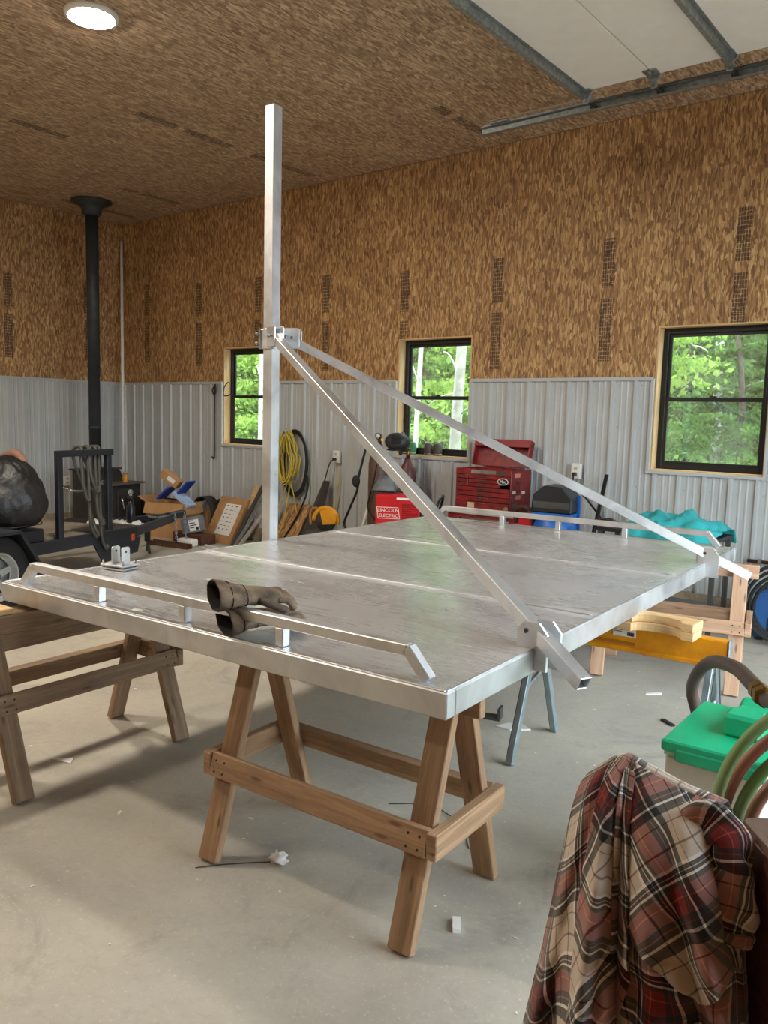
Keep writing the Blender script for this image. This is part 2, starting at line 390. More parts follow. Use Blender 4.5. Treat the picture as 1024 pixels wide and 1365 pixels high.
def text(name, s, size, parent, M, m, depth=.0008):
    cu = bpy.data.curves.new(name, 'FONT'); cu.body = s; cu.size = size; cu.align_x = 'CENTER'; cu.align_y = 'CENTER'; cu.extrude = depth
    o = bpy.data.objects.new(name, cu); col.objects.link(o)
    dg = bpy.context.evaluated_depsgraph_get(); me = bpy.data.meshes.new_from_object(o.evaluated_get(dg))
    bpy.data.objects.remove(o); me.materials.clear(); me.materials.append(m)
    o = bpy.data.objects.new(name, me); col.objects.link(o); o.parent = parent; o.matrix_basis = M; return o
def rects_minus(r, holes):
    """r=(x0,x1,y0,y1) minus holes -> list of rects"""
    out = [r]
    for h in holes:
        new = []
        for a in out:
            if h[0] >= a[1] or h[1] <= a[0] or h[2] >= a[3] or h[3] <= a[2]: new.append(a); continue
            if h[0] > a[0]: new.append((a[0], h[0], a[2], a[3]))
            if h[1] < a[1]: new.append((h[1], a[1], a[2], a[3]))
            x0, x1 = max(a[0], h[0]), min(a[1], h[1])
            if h[2] > a[2]: new.append((x0, x1, a[2], h[2]))
            if h[3] < a[3]: new.append((x0, x1, h[3], a[3]))
        out = new
    return out
X3, Y3, Z3 = V((1, 0, 0)), V((0, 1, 0)), V((0, 0, 1))
def basis(o, ex, ey, ez):
    return Matrix(((ex[0], ey[0], ez[0], o[0]), (ex[1], ey[1], ez[1], o[1]), (ex[2], ey[2], ez[2], o[2]), (0, 0, 0, 1)))

# ================================================================== STRUCTURE
m = MB(); m.box(XL-.2, XR+.2, YF-.2, YB+.2, -.15, 0); tag(m.build('floor', CONC), kind='structure')
# ceiling: slab + OSB sheets
m = MB(); m.box(XL-.2, XR+.2, YF-.2, YB+.2, ZC+.012, ZC+.15); ceil = tag(m.build('ceiling', WOLD), kind='structure')
SH, SLEN = 1.22, 2.44
def sheet_mesh(w, h, holes=(), name='osb_sheet', mt=None):
    m = MB()
    for (a, b, c, d) in rects_minus((.002, w-.002, .002, h-.002), holes): m.box(a, b, c, d, 0, .011)
    return m.mesh(name, mt or OSB)
full_c = sheet_mesh(SH, SLEN, mt=OSBC)
nx = int(math.ceil((XR-XL)/SH)); k = 0
for i in range(nx):
    y = YB - (0 if i % 2 == 0 else -SLEN/2)
    while y > YF+.01:
        x0 = XL+i*SH; y1 = min(y, YB); y0 = max(y-SLEN, YF); w = min(SH, XR-x0)
        me = full_c if (w == SH and abs(y1-y0-SLEN) < .001) else sheet_mesh(w, y1-y0, mt=OSBC)
        link_mesh('osb_panel', me, ceil, basis((x0, y1, ZC+.012), X3, -Y3, -Z3)); y -= SLEN
# walls
HOLES = [(a, b, WZ0, WZ1) for a, b in WINS]
def wall_slab(name, o, ex, length, holes, mt=WOLD):
    """slab behind the wall plane: local x along ex, y up, z into the room"""
    m = MB()
    for (a, b, c, d) in rects_minus((-.18, length+.18, -.1, ZC+.1), holes): m.box(a, b, c, d, -.17, -.013)
    ez = V(ex).cross(Z3); ob = m.build(name, mt); ob.matrix_world = basis(o, V(ex), Z3, ez); return tag(ob, kind='structure')
def rib_profile():
    P = []
    for k in range(4):
        x = k*.2286+.02
        P += [(x, .001), (x+.012, .024), (x+.036, .024), (x+.048, .001)]
        for q in (.105, .165): P += [(x+q-.012, .001), (x+q-.005, .005), (x+q+.005, .005), (x+q+.012, .001)]
    return [(0, .001)] + P + [(.9144, .001)]
RIB = rib_profile()
def siding_mesh(w, z0, z1, holes):
    m = MB(); pr_ = [p for p in RIB if p[0] < w] + [(w, .001)] if w < .9143 else RIB
    xs = sorted({x for h in holes for x in h[:2] if 0 < x < w})
    pts = []
    for i in range(len(pr_)-1):
        a, b = pr_[i], pr_[i+1]; seg = [a]
        for x in xs:
            if a[0] < x < b[0]: t = (x-a[0])/(b[0]-a[0]); seg.append((x, a[1]+(b[1]-a[1])*t))
        pts += seg
    pts.append(pr_[-1])
    for i in range(len(pts)-1):
        a, b = pts[i], pts[i+1]
        if b[0]-a[0] < 1e-6: continue
        for (_, _, c, d) in rects_minus((a[0], b[0], z0, z1), [h for h in holes if h[0] <= a[0]+1e-6 and h[1] >= b[0]-1e-6]):
            q = len(m.v); m.v += [(a[0], c, a[1]), (b[0], c, b[1]), (b[0], d, b[1]), (a[0], d, a[1])]; m.face((q, q+1, q+2, q+3))
    return m.mesh('metal_panel', MET)
CURBZ = .175
full_s = sheet_mesh(SH, ZC-ZW); full_m = siding_mesh(.9144, CURBZ, ZW, [])
def dress(wall, length, holes, phase=0.0):
    """OSB sheets above, ribbed steel panels below; all parts of the wall"""
    x = -phase
    while x < length-.01:
        a, b = max(0, x), min(x+SH, length)
        hs = [(h[0]-a, h[1]-a, h[2]-ZW, h[3]-ZW) for h in holes if h[0] < b and h[1] > a]
        me = full_s if (not hs and b-a > SH-.001) else sheet_mesh(b-a, ZC-ZW, hs)
        link_mesh('osb_panel', me, wall, Matrix.Translation((a, ZW, -.012))); x += SH
    x = 0
    while x < length-.01:
        w = min(.9144, length-x); hs = [(h[0]-x-.02, h[1]-x+.02, h[2]-.02, h[3]+.02) for h in holes if h[0]-.03 < x+w and h[1]+.03 > x]
        me = full_m if (not hs and w > .914) else siding_mesh(w, CURBZ, ZW, hs)
        link_mesh('metal_panel', me, wall, Matrix.Translation((x, 0, .001))); x += .9144
    m = MB()                                                      # screws along the girts
    for z in (.55, 1.12, 1.68, 2.08):
        x = .1
        while x < length:
            if not any(h[0]-.05 < x < h[1]+.05 and h[2]-.05 < z < h[3]+.05 for h in holes):
                m.lathe([(.006, 0), (.006, .005), (.003, .006)], (x, z, .002), Z3, 6)
            x += .2286
    o = m.build('siding_screw', GALV, wall); o['kind'] = 'stuff'
    m = MB()
    for (a, b, c, d) in rects_minus((0, length, ZW-.018, ZW+.016), [(h[0]-.02, h[1]+.02, h[2], h[3]) for h in holes]): m.box(a, b, c, d, -.002, .026)
    m.build('cap_trim', MET, wall)
LB = XR-XL; LL = YB-YF
HB = [(a-XL, b-XL, c, d) for a, b, c, d in HOLES]
wb = wall_slab('wall_back', (XL, YB, 0), X3, LB, HB); dress(wb, LB, HB)
wl = wall_slab('wall_left', (XL, YF, 0), Y3, LL, []); dress(wl, LL, [], SH-(LL % SH) if LL % SH else 0)
wr = wall_slab('wall_right', (XR, YB, 0), -Y3, LL, [(YB-DOOR[1], YB-DOOR[0], -.2, DOOR[2])], OSB)
wf = wall_slab('wall_front', (XR, YF, 0), -X3, LB, [], OSB)
m = MB(); m.box(XL, XR, YB-.035, YB, 0, CURBZ+.004); tag(m.build('baseboard_back', CURB, bevel=.004), kind='structure')
m = MB(); m.box(XL, XL+.035, YF, YB-.035, 0, CURBZ+.004); tag(m.build('baseboard_left', CURB, bevel=.004), kind='structure')
# windows
for k, (x0, x1) in enumerate(WINS):
    w = empty('window_%d' % (k+1), (x0, YB, WZ0), kind='structure'); wd, ht = x1-x0, WZ1-WZ0
    m = MB(); t = .014                                            # pine jamb liner
    m.box(0, t, .003, .17, 0, ht).box(wd-t, wd, .003, .17, 0, ht).box(t, wd-t, .003, .17, 0, t).box(t, wd-t, .003, .17, ht-t, ht)
    m.build('jamb_liner', WNEW, w)
    m = MB(); zt = ZW-WZ0                                         # steel J trim under and beside
    m.box(-.028, wd+.028, -.03, .0, -.028, 0).box(-.028, 0, -.03, 0, 0, zt).box(wd, wd+.028, -.03, 0, 0, zt); m.build('channel_trim', MET, w)
    F, y0, y1 = .05, .115, .165; a, b, c, d = t, wd-t, t, ht-t
    m = MB(); m.box(a, a+F, y0, y1, c, d).box(b-F, b, y0, y1, c, d).box(a+F, b-F, y0, y1, c, c+F).box(a+F, b-F, y0, y1, d-F, d); m.build('window_frame', BLK, w, bevel=.003)
    mid = (c+d)/2
    for nm, z0, z1, yy in (('lower_sash', c+F-.01, mid+.02, .118), ('upper_sash', mid-.02, d-F+.01, .14)):
        s_ = .038; m = MB(); p, q = a+F-.01, b-F+.01
        m.box(p, p+s_, yy, yy+.022, z0, z1).box(q-s_, q, yy, yy+.022, z0, z1).box(p+s_, q-s_, yy, yy+.022, z0, z0+s_).box(p+s_, q-s_, yy, yy+.022, z1-s_, z1)
        so = m.build('sash', BLK, w, bevel=.002)
        m = MB(); m.box(p+s_, q-s_, yy+.009, yy+.013, z0+s_, z1-s_); m.build('pane', GLASS, so)
    m = MB(); m.box(wd/2-.03, wd/2+.03, .105, .12, mid+.02, mid+.032); m.build('sash_lock', BLK, w)

# ------------------------------------------------------------------ outside
m = MB()
P = []
for i in range(25):
    row = []
    for j in range(15):
        x = -48+i*3.0; y = 7.85+j*2.4; z = max(0, (y-13))*.30+max(0, y-18)*.5+rng.normal()*.12*(j > 2)
        row.append((x, y, z-.16))
    P.append(row)
m.grid(P); tag(m.build('forest_ground', MOSS), kind='structure')
m = MB(); m.box(XR+.2, 40, -30, 40, -.3, -.12); tag(m.build('driveway', DIRT), kind='structure')
def leaves(c, n, size, normals=None):
    """random diamond leaves at centres c"""
    n = len(c); a = rng.normal(size=(n, 3)); a /= np.linalg.norm(a, axis=1)[:, None]; b = rng.normal(size=(n, 3)); b -= a*(a*b).sum(1)[:, None]; b /= np.linalg.norm(b, axis=1)[:, None]
    s = size*(.6+.8*rng.random((n, 1)))
    v = np.stack([c-a*s, c-b*s*.5, c+a*s, c+b*s*.5], 1).reshape(-1, 3)
    me = bpy.data.meshes.new('foliage'); me.from_pydata(v.tolist(), [], np.arange(4*n).reshape(n, 4).tolist()); return me
def conifer(h, r, n=9000, size=.055):
    C = []
    nb = int(h*16)
    for k in range(nb):
        z = .25+(h-.3)*(k/nb)**.95; L = r*(1-z/h)**.8*(.75+.5*rng.random())+.12; a = rng.random()*2*PI
        q = int(n/nb*(L/r+.25)); t = rng.random(q)**.6*L; w = (rng.random(q)-.5)*.75*(t*.7+.06)
        x = np.cos(a)*t-np.sin(a)*w; y = np.sin(a)*t+np.cos(a)*w; zz = z+.18*t-.22*t*t-.1*np.abs(w)+rng.normal(size=q)*.025
        C.append(np.stack([x, y, zz], 1))
    return leaves(np.concatenate(C), 0, size)
def broadleaf(h, r, n=9000, size=.06, z0=.3):
    C = []
    for k in range(26):
        a = rng.random()*2*PI; rr = r*math.sqrt(rng.random()); z = h*(z0+(1-z0)*rng.random()); q = n//26
        p = rng.normal(size=(q, 3))*np.array([.38, .38, .10])*(r*.5+.25); p += np.array([rr*math.cos(a), rr*math.sin(a), z]); p[:, 2] -= .12*((p[:, 0]-rr*math.cos(a))**2+(p[:, 1]-rr*math.sin(a))**2)
        C.append(p)
    return leaves(np.concatenate(C), 0, size)
LFD = leaf_mat('spruce needles', '46632f', '7d9c58'); LFM = leaf_mat('maple leaves', '7a9c42', 'b4cc68'); LFG = leaf_mat('undergrowth leaves', '587c3c', '93b565')
P_CON = [conifer(6.5, 1.7), conifer(4.2, 1.5)]; P_BRD = [broadleaf(6.5, 1.9, 8000, .075), broadleaf(3.0, 1.4, 7000, .065, .08)]
for me in P_CON: me.materials.append(LFD)
P_BRD[0].materials.append(LFG); P_BRD[1].materials.append(LFM)
BUSH = broadleaf(1.3, 1.3, 6000, .05, .02); BUSH.materials.append(LFG)
def gz(y): return max(0, y-13)*.30+max(0, y-18)*.5-.16
def trunk_mesh(h, r, mt, bend=.15, n=9):
    a = random.random()*6; pts = [(bend*math.sin(a+i*.7)*i/7, bend*math.cos(a+i*.5)*i/7, h*i/7) for i in range(8)]
    m = MB().tube(pts, r, n, rad=[r*(1-.5*i/7) for i in range(8)]); return m.mesh('trunk', mt)
TR_D = [trunk_mesh(6.3, .09, BARKD), trunk_mesh(4.0, .07, BARKD)]; TR_B = [trunk_mesh(6.0, .08, BARKD), trunk_mesh(2.6, .04, BARKD)]
def tree(x, y, kind, k, sc, label, group=None):
    e = empty({'c': 'conifer_tree', 'b': 'broadleaf_tree'}[kind], (x, y, gz(y)-.05), random.random()*6, label, 'tree', group); e.scale = (sc, sc, sc)
    I = Matrix.Identity(4); f = link_mesh('foliage', (P_CON if kind == 'c' else P_BRD)[k], e, I); f['kind'] = 'stuff'
    link_mesh('trunk', (TR_D if kind == 'c' else TR_B)[k], e, I); return e
GC, GB = 'conifers in the woods behind the windows', 'leafy trees in the woods behind the windows'
LC, LBf = 'dark green conifer standing in the woods behind the windows', 'light green leafy tree in the woods behind the windows'
for (ang, y, kd, k, sc) in [(-.19, 14.5, 'c', 1, 1.0), (-.27, 13.5, 'c', 1, .9), (-.33, 15.5, 'c', 0, .9), (-.23, 17, 'c', 0, 1.1), (-.38, 18, 'b', 0, 1.1), (-.30, 20, 'c', 0, 1.3), (-.16, 19, 'b', 0, 1.1), (-.44, 16, 'c', 0, 1),
        (-.60, 14.5, 'b', 1, 1.1), (-.66, 16.5, 'c', 0, 1.0), (-.72, 14, 'c', 1, .9), (-.78, 17.5, 'b', 0, 1.1), (-.63, 20, 'c', 0, 1.35), (-.71, 20.5, 'c', 0, 1.4), (-.84, 19, 'c', 0, 1.2), (-.56, 18.5, 'b', 0, 1.2),
        (-1.06, 15.5, 'b', 1, 1.0), (-1.16, 15, 'b', 1, 1.1), (-1.20, 17, 'c', 0, 1.0), (-1.08, 18.5, 'b', 0, 1.2), (-1.15, 21, 'c', 0, 1.4), (-.98, 19.5, 'c', 0, 1.3), (-1.27, 20, 'b', 0, 1.2), (-.9, 16, 'c', 0, 1.0), (-.5, 22, 'c', 0, 1.4), (-1.02, 23, 'c', 0, 1.4), (-.2, 23, 'c', 0, 1.4), (-.36, 23.5, 'b', 0, 1.5)]:
    wn = 'right hand' if ang > -.5 else 'middle' if ang > -.9 else 'left hand'; nf = 'farther' if y >= 17 else 'nearer'
    tree(ang*y, y, kd, k, sc, (LC if kd == 'c' else LBf).replace('behind the windows', 'behind the %s window, %s row' % (wn, nf)), (GC if kd == 'c' else GB).replace('the windows', 'the %s window, %s row' % (wn, nf)))
mp = empty('maple_tree', (-4.35, 11.4, gz(11.4)), 0, 'yellow green maple close outside the right hand window, upper left pane', 'tree')
MPL = broadleaf(1.0, .75, 2600, .055, .05); MPL.materials.append(LFM); f_ = link_mesh('foliage', MPL, mp, Matrix.Translation((0, 0, 2.35))); f_['kind'] = 'stuff'
link_mesh('trunk', TR_B[1], mp, Matrix.Translation((-.5, .2, 0)))
for i, (ang, y) in enumerate([(-.22, 12.4), (-.29, 12.9), (-.36, 12.2), (-.6, 12.3), (-.68, 12.8), (-.76, 12.4), (-1.05, 12.4), (-1.12, 13.0), (-1.2, 12.5), (-.32, 15), (-.68, 15.4), (-1.1, 16.5), (-.75, 16), (-.2, 15.6), (-.6, 17.0), (-1.18, 18.5), (-.27, 18.8), (-.2, 20), (-.3, 21), (-.4, 19.5), (-.25, 23), (-.35, 24), (-.6, 19.5), (-.68, 21.5), (-.75, 20.2), (-.64, 24), (-.74, 25), (-1.0, 20), (-1.08, 21.5), (-1.18, 21), (-1.04, 25), (-1.15, 25.5)]):
    b = bpy.data.objects.new('bush', BUSH); col.objects.link(b); b.location = (ang*y, y, gz(y)-.05); b.rotation_euler = (0, 0, i*1.3); k_ = 1 if y < 17 else 1.9; b.scale = (k_, k_, k_*(.8+.3*random.random()))
    wn = 'right hand' if ang > -.5 else 'middle' if ang > -.9 else 'left hand'; nf = 'upper' if y >= 17 else 'lower'
    tag(b, 'low green bush on the %s slope outside the %s window' % (nf, wn), 'bush', 'bushes on the %s slope outside the %s window' % (nf, wn))
for (x, y, h, r, lab, ln) in [(-4.13, 14, 6.5, .09, 'white birch trunk seen in upper pane of right hand window', -.2), (-6.95, 10.5, 6, .10, 'thick pale birch trunk at right edge of middle window', .12), (-8.8, 12, 6, .055, 'thin pale birch trunk at left side of middle window', .1), (-12.9, 12, 6, .065, 'pale birch trunk seen in left hand window', -.15), (-3.3, 15, 6, .05, 'slim brown sapling trunk at right in right hand window', .3)]:
    m = MB(); m.tube([(ln*.12*i*(1+.06*math.sin(i*2)), .02*i, h*i/8) for i in range(9)], r, 10, rad=[r*(1-.06*i) for i in range(9)])
    e = empty('birch_tree', (x-ln*.3, y, gz(y)-.1), 0, lab, 'tree'); m.build('trunk', BARKW if 'birch' in lab else BARKD, e)
    m = MB()
    for k in range(5):
        z = 2+k*.6; a = k*2.2; m.tube(smoothpath([(ln*.12*z/h*8, .02*z/h*8, z), (ln*.12*z/h*8+.5*math.cos(a), .3*math.sin(a), z+.35), (ln*.12*z/h*8+1.0*math.cos(a), .6*math.sin(a), z+.45)], 3), .012, 5)
    m.build('branch', BARKW, e)

exec_after = []
# ================================================================== CEILING LAMPS
def ceiling_lamp(x, y, label):
    e = empty('ceiling_lamp', (x, y, ZC), 0, label, 'lamp', 'round ceiling lamps')
    MB().lathe([(.165, -.035), (.185, -.03), (.19, 0)], n=32).build('housing', WHITE, e)
    MB().lathe([(.0, -.05), (.09, -.048), (.15, -.04), (.162, -.034)], n=32).build('diffuser', LAMPM, e)
ceiling_lamp(-5.58, 3.53, 'round bright LED lamp on the OSB ceiling at upper left')
for x, y, w_ in ((-5.2, .9, 'just above the picture, next to the visible lamp'), (-5.4, -2.2, 'added behind the camera for general light, unseen'), (-9.6, -.5, 'added near the left wall for general light, unseen')): ceiling_lamp(x, y, 'round LED ceiling lamp '+w_)  # last two lamps are unseen, added to light the room

# ================================================================== GARAGE DOOR (open overhead)
gd = empty('garage_door', (-2.96, 6.15, 4.25), 0, 'white sectional garage door drawn up under the OSB ceiling', 'garage door')
SEC, DW = .535, 4.2
for k in range(7):
    x0 = k*SEC; MB().box(x0+.003, x0+SEC-.003, -DW, 0, .02, .065).build('door_section', DOORW, gd, bevel=.004)
    m = MB()
    for q in range(4):                                            # hinges on the section joint
        y = -DW+.08+q*(DW-.16)/3
        if k: m.box(x0-.05, x0+.05, y-.035, y+.035, .012, .02).lathe([(.012, 0), (.012, .07)], (x0, y-.035, .006), Y3, 8)
    if k: m.build('hinge', GALV, gd)
for k in (0, 2, 4, 6):                                           # hat-section struts across the door
    x0 = (-.03, 2*SEC, 4*SEC, 6*SEC)[k//2]
    m = MB(); m.prism([(-.045, .02), (-.045, .017), (-.022, .017), (-.016, -.035), (.016, -.035), (.022, .017), (.045, .017), (.045, .02)], (x0, 0.01, 0), X3, Z3, -Y3, DW+.01); m.build('strut', GALV, gd)
for k in range(8):
    x0 = k*SEC
    m = MB(); m.prism([(-.06, .018), (.06, .018), (.03, -.02), (.022, -.075), (-.022, -.075), (-.03, -.02)], (x0, .0, 0), X3, Z3, Y3, .006)
    m.box(x0-.05, x0+.05, -.05, .0, .012, .018); rb = m.build('roller_bracket', GALV, gd, bevel=.002)
    MB().lathe([(.024, 0), (.024, .03)], (x0, .125, -.055), Y3, 14).lathe([(.007, 0), (.007, .14)], (x0, -.0, -.055), Y3, 8).build('roller', DGRY, rb)
def track(y, sgn, label):
    e = empty('door_track', (-4.0, y, 4.2), 0, label, 'door track', 'garage door tracks')
    L = XR-.35+4.0; s = sgn
    prof = [(-.03*s, -.03), (.012*s, -.03), (.02*s, -.022), (.02*s, .03), (-.03*s, .03), (-.03*s, .026), (.015*s, .026), (.015*s, -.02), (.01*s, -.026), (-.03*s, -.026)]
    MB().prism(prof, (0, 0, 0), Y3, Z3, X3, L).build('track_channel', GALV, e)
    m = MB(); m.box(0, L, .021*s, .025*s, -.03, .06).build('track_angle', GALV, e)
    m = MB()
    for x in (1.0, 3.2): m.bar((x, .03*s, 0), (x, .03*s, ZC-4.2), .035, .004, (0, 1, 0))
    m.build('hanger_strap', GALV, e)
    MB().bar((L+.3, -.005*s, -.35), (L+.3, -.005*s, -4.19), .05, .05).build('vertical_track', GALV, e)
    pts = [(L-.02+.32*math.sin(a), 0, -.32+.32*math.cos(a)) for a in [i*PI/2/8 for i in range(9)]]
    MB().tube(pts, .025, 6).build('track_curve', GALV, e)
    m = MB().bar((.12, -.06*s, .05), (1.0, -.06*s, .05), .02, .006); m.build('bumper_spring', WNEW if False else mat('pale spring', 'b9a891', .6), e)
    MB().box(.12, .3, -.07*s, .03*s, .028, .034).lathe([(.02, -.02), (.02, .02)], (1.0, -.06*s, .05), X3, 10).build('bumper_plate', GALV, e)
track(6.30, 1, 'galvanized garage door track beside the window wall, with bumper spring at its end')
track(1.80, -1, 'galvanized garage door track on the camera side of the door')

# ================================================================== ALUMINIUM PLATFORM WITH POST
B_, U_ = V((-1.296, 1.969, 0)), V((-2.43, -.127, 0)); L_ = U_.length; U_.normalize(); N_ = V((-U_.y, U_.x, 0)) * -1
if N_.y < 0: N_ = -N_
WD = 3.772; TOP = .9; BOT = .815
pf = empty('aluminium_platform', (B_.x, B_.y, BOT), 0, 'large aluminium deck platform on sawhorses with tall post and two diagonal braces', 'platform')
def D(u, v, z): return U_*u + N_*v + V((0, 0, z-BOT))          # platform coordinates: u from near corner leftwards, v away from the near edge
m = MB(); m.bar(D(0, .026, .857), D(L_, .026, .857), .052, .085); m.build('frame_rail', ALUF, pf, bevel=.004)
m = MB(); m.bar(D(0, WD-.026, .857), D(L_, WD-.026, .857), .052, .085); m.build('frame_rail', ALUF, pf, bevel=.004)
for u in (.026, L_-.026):
    m = MB(); m.bar(D(u, .053, .857), D(u, WD-.053, .857), .052, .085); m.build('frame_rail', ALUF, pf, bevel=.004)
for v in (.65, 1.22, 1.85, 2.45, 3.1):
    m = MB(); m.bar(D(.053, v, .85), D(L_-.053, v, .85), .05, .06); m.build('cross_member', ALUF, pf)
for k, (v0, v1) in enumerate(((.012, 1.235), (1.24, 2.435), (2.44, WD-.012))):
    m = MB(); nu, nv = 22, 12; P, UVs = [], []
    for i in range(nu+1):
        r, q = [], []
        for j in range(nv+1):
            u, v = .012+(L_-.024)*i/nu, v0+(v1-v0)*j/nv; e_ = math.sin(PI*i/nu)*math.sin(PI*j/nv)
            z = .9025+e_*(.0012*math.sin(i*1.1+k*2)+.001*math.sin(j*1.7+i*.5+k))
            r.append(D(u, v, z)); q.append((u, v))
        P.append(r[::-1]); UVs.append(q[::-1])
    m.grid(P, UVs); m.build('deck_sheet', ALUS, pf)
m = MB()
for v in (1.2375, 2.4375):
    pts = [D(.03+(L_-.06)*i/60, v+.003*math.sin(i*2.1), .9045+.0012*(i % 2)) for i in range(61)]
    m.tube(pts, .003, 6)
m.build('weld_seam', ALU, pf)
m = MB()
for (a, b) in ((D(.01, .008, .9), D(L_-.01, .008, .9)), (D(.01, WD-.008, .9), D(L_-.01, WD-.008, .9)), (D(.008, .01, .9), D(.008, WD-.01, .9)), (D(L_-.008, .01, .9), D(L_-.008, WD-.01, .9))):
    n = int((b-a).length/.012); m.tube([a.lerp(b, i/n)+V((0, 0, .0015*(i % 2)+random.random()*.001)) for i in range(n+1)], .0045, 5)
o = m.build('edge_weld', ALU, pf)
def side_rail(v, u0, u1, posts):
    """low tube rail with sloped ends on stanchions; u0 > u1"""
    zt = .99; h = .038
    m = MB(); m.bar(D(u0-.055, v, zt), D(u1+.055, v, zt), h, h)
    r = m.build('side_rail', ALU, pf, bevel=.003)
    for (a, b) in ((u0-.055-.004, u0+.022), (u1+.055+.004, u1-.022)):
        MB().bar(D(a, v, zt+.007), D(b, v, TOP+.006), h, h, N_).build('rail_end', ALU, r, bevel=.003)
    for u in posts: MB().bar(D(u, v, TOP+.003), D(u, v, zt-h/2), h, h, N_).build('stanchion', ALU, r, bevel=.003)
side_rail(.055, 2.30, .12, (1.76, 1.22, .71))
side_rail(WD-.075, 2.30, .12, (1.72, 1.25, .74))
# post and collar
PU, PV, PW = L_+.042, 1.86, .077
MB().bar(D(PU, PV, .76), D(PU, PV, 3.61), PW, PW, N_).build('post', ALU, pf, bevel=.004)
MB().box(0, 0, 0, 0, 0, 0)
m = MB(); zc, hh = 2.19, .062
for du, dv, su, sv in ((-.047, 0, .008, .13), (.047, 0, .008, .13), (0, -.047, .13, .008), (0, .047, .13, .008)):
    m.frame_box(D(PU+du, PV+dv, zc), (U_, N_, Z3), (su/2, sv/2, hh))
cl_ = m.build('collar', ALU, pf, bevel=.002)
BR = [(1.01-.30, V((0, 0, 0))), (3.06-.0, V((0, 0, 0)))]
ends = []
for k, (pv, bv, av) in enumerate(((-.045, .635, 0), (.06, 2.985, 0))):
    p0 = D(PU-.075, PV+pv*1.2, 2.20); p1 = D(.0, bv, .955); d = (p1-p0).normalized(); tip = p1 + d*.27; st = p0 - d*.0
    ends.append((p0, p1, d))
    MB().hollow(st, tip, .051, .051, .006).build('brace', ALU, pf, bevel=.002)
    hd = V((d.x, d.y, 0)).normalized(); sd = hd.cross(Z3).normalized()
    for s in (-1, 1):                                             # lugs at the collar
        m = MB(); m.prism([(-.05, -.062), (.075, -.062), (.085, -.05), (.085, .05), (.075, .062), (-.05, .062)], p0+sd*s*.028-sd*.004, hd, Z3, sd, .008)
        m.build('collar_lug', ALU, pf, bevel=.001)
    MB().lathe([(.0, -.062), (.011, -.062), (.011, -.05), (.006, -.05), (.006, .05), (.011, .05), (.011, .062), (0, .062)], p0+hd*.045, sd, 8).build('bolt', GALV, pf)
    for s in (-1, 1):                                             # clipped plates at the deck edge
        m = MB(); m.prism([(-.055, -.06), (.062, -.06), (.062, .075), (.028, .115), (-.028, .115), (-.055, .085)], D(0, bv, .885)+sd*s*.031-sd*.005, -U_, Z3, sd, .010)
        pl = m.build('edge_bracket', ALU, pf, bevel=.001)
        MB().lathe([(.009, 0), (.009, .002)], D(0, bv, .965)+sd*s*.0375+U_*.02, sd*s, 10).build('bolt_hole', BLK, pl)
for zz in (-.03, .03):
    MB().lathe([(.0, -.085), (.009, -.085), (.009, -.07), (.006, -.07), (.006, .07), (.009, .07), (.009, .085), (0, .085)], D(PU+.055, PV-.0, zc+zz), N_, 8).build('bolt', GALV, pf)

# clamp plate on the deck
cp = empty('mounting_bracket', tuple(B_+U_*2.30+N_*.56+V((0, 0, .906))), math.radians(12), 'small aluminium mounting bracket with two upright lugs near left edge of the platform deck', 'bracket'); cp.scale = (.78, .78, .78)
MB().box(-.10, .10, -.075, .075, .022, .034).build('base_plate', ALU, cp, bevel=.002)
MB().box(-.095, .095, -.07, .07, 0.0, .010).build('bottom_plate', ALU, cp, bevel=.002)
for x in (-.04, .045):
    m = MB(); m.prism([(-.035, 0), (.035, 0), (.035, .10), (.025, .112), (-.025, .112), (-.035, .10)], (x, 0, .034), Y3, Z3, X3, .010); l_ = m.build('lug', ALU, cp, bevel=.001)
    MB().lathe([(.008, 0), (.008, .0125)], (x-.001, 0, .115), X3, 10).build('lug_hole', BLK, l_)
for x in (-.085, .085):
    for y in (-.06, .06):
        MB().lathe([(.011, .002), (.011, .012), (.006, .012), (.006, .06), (.0, .062)], (x, y, 0), n=8).lathe([(.011, .034), (.011, .043)], (x, y, 0), n=6).build('bolt', GALV, cp)

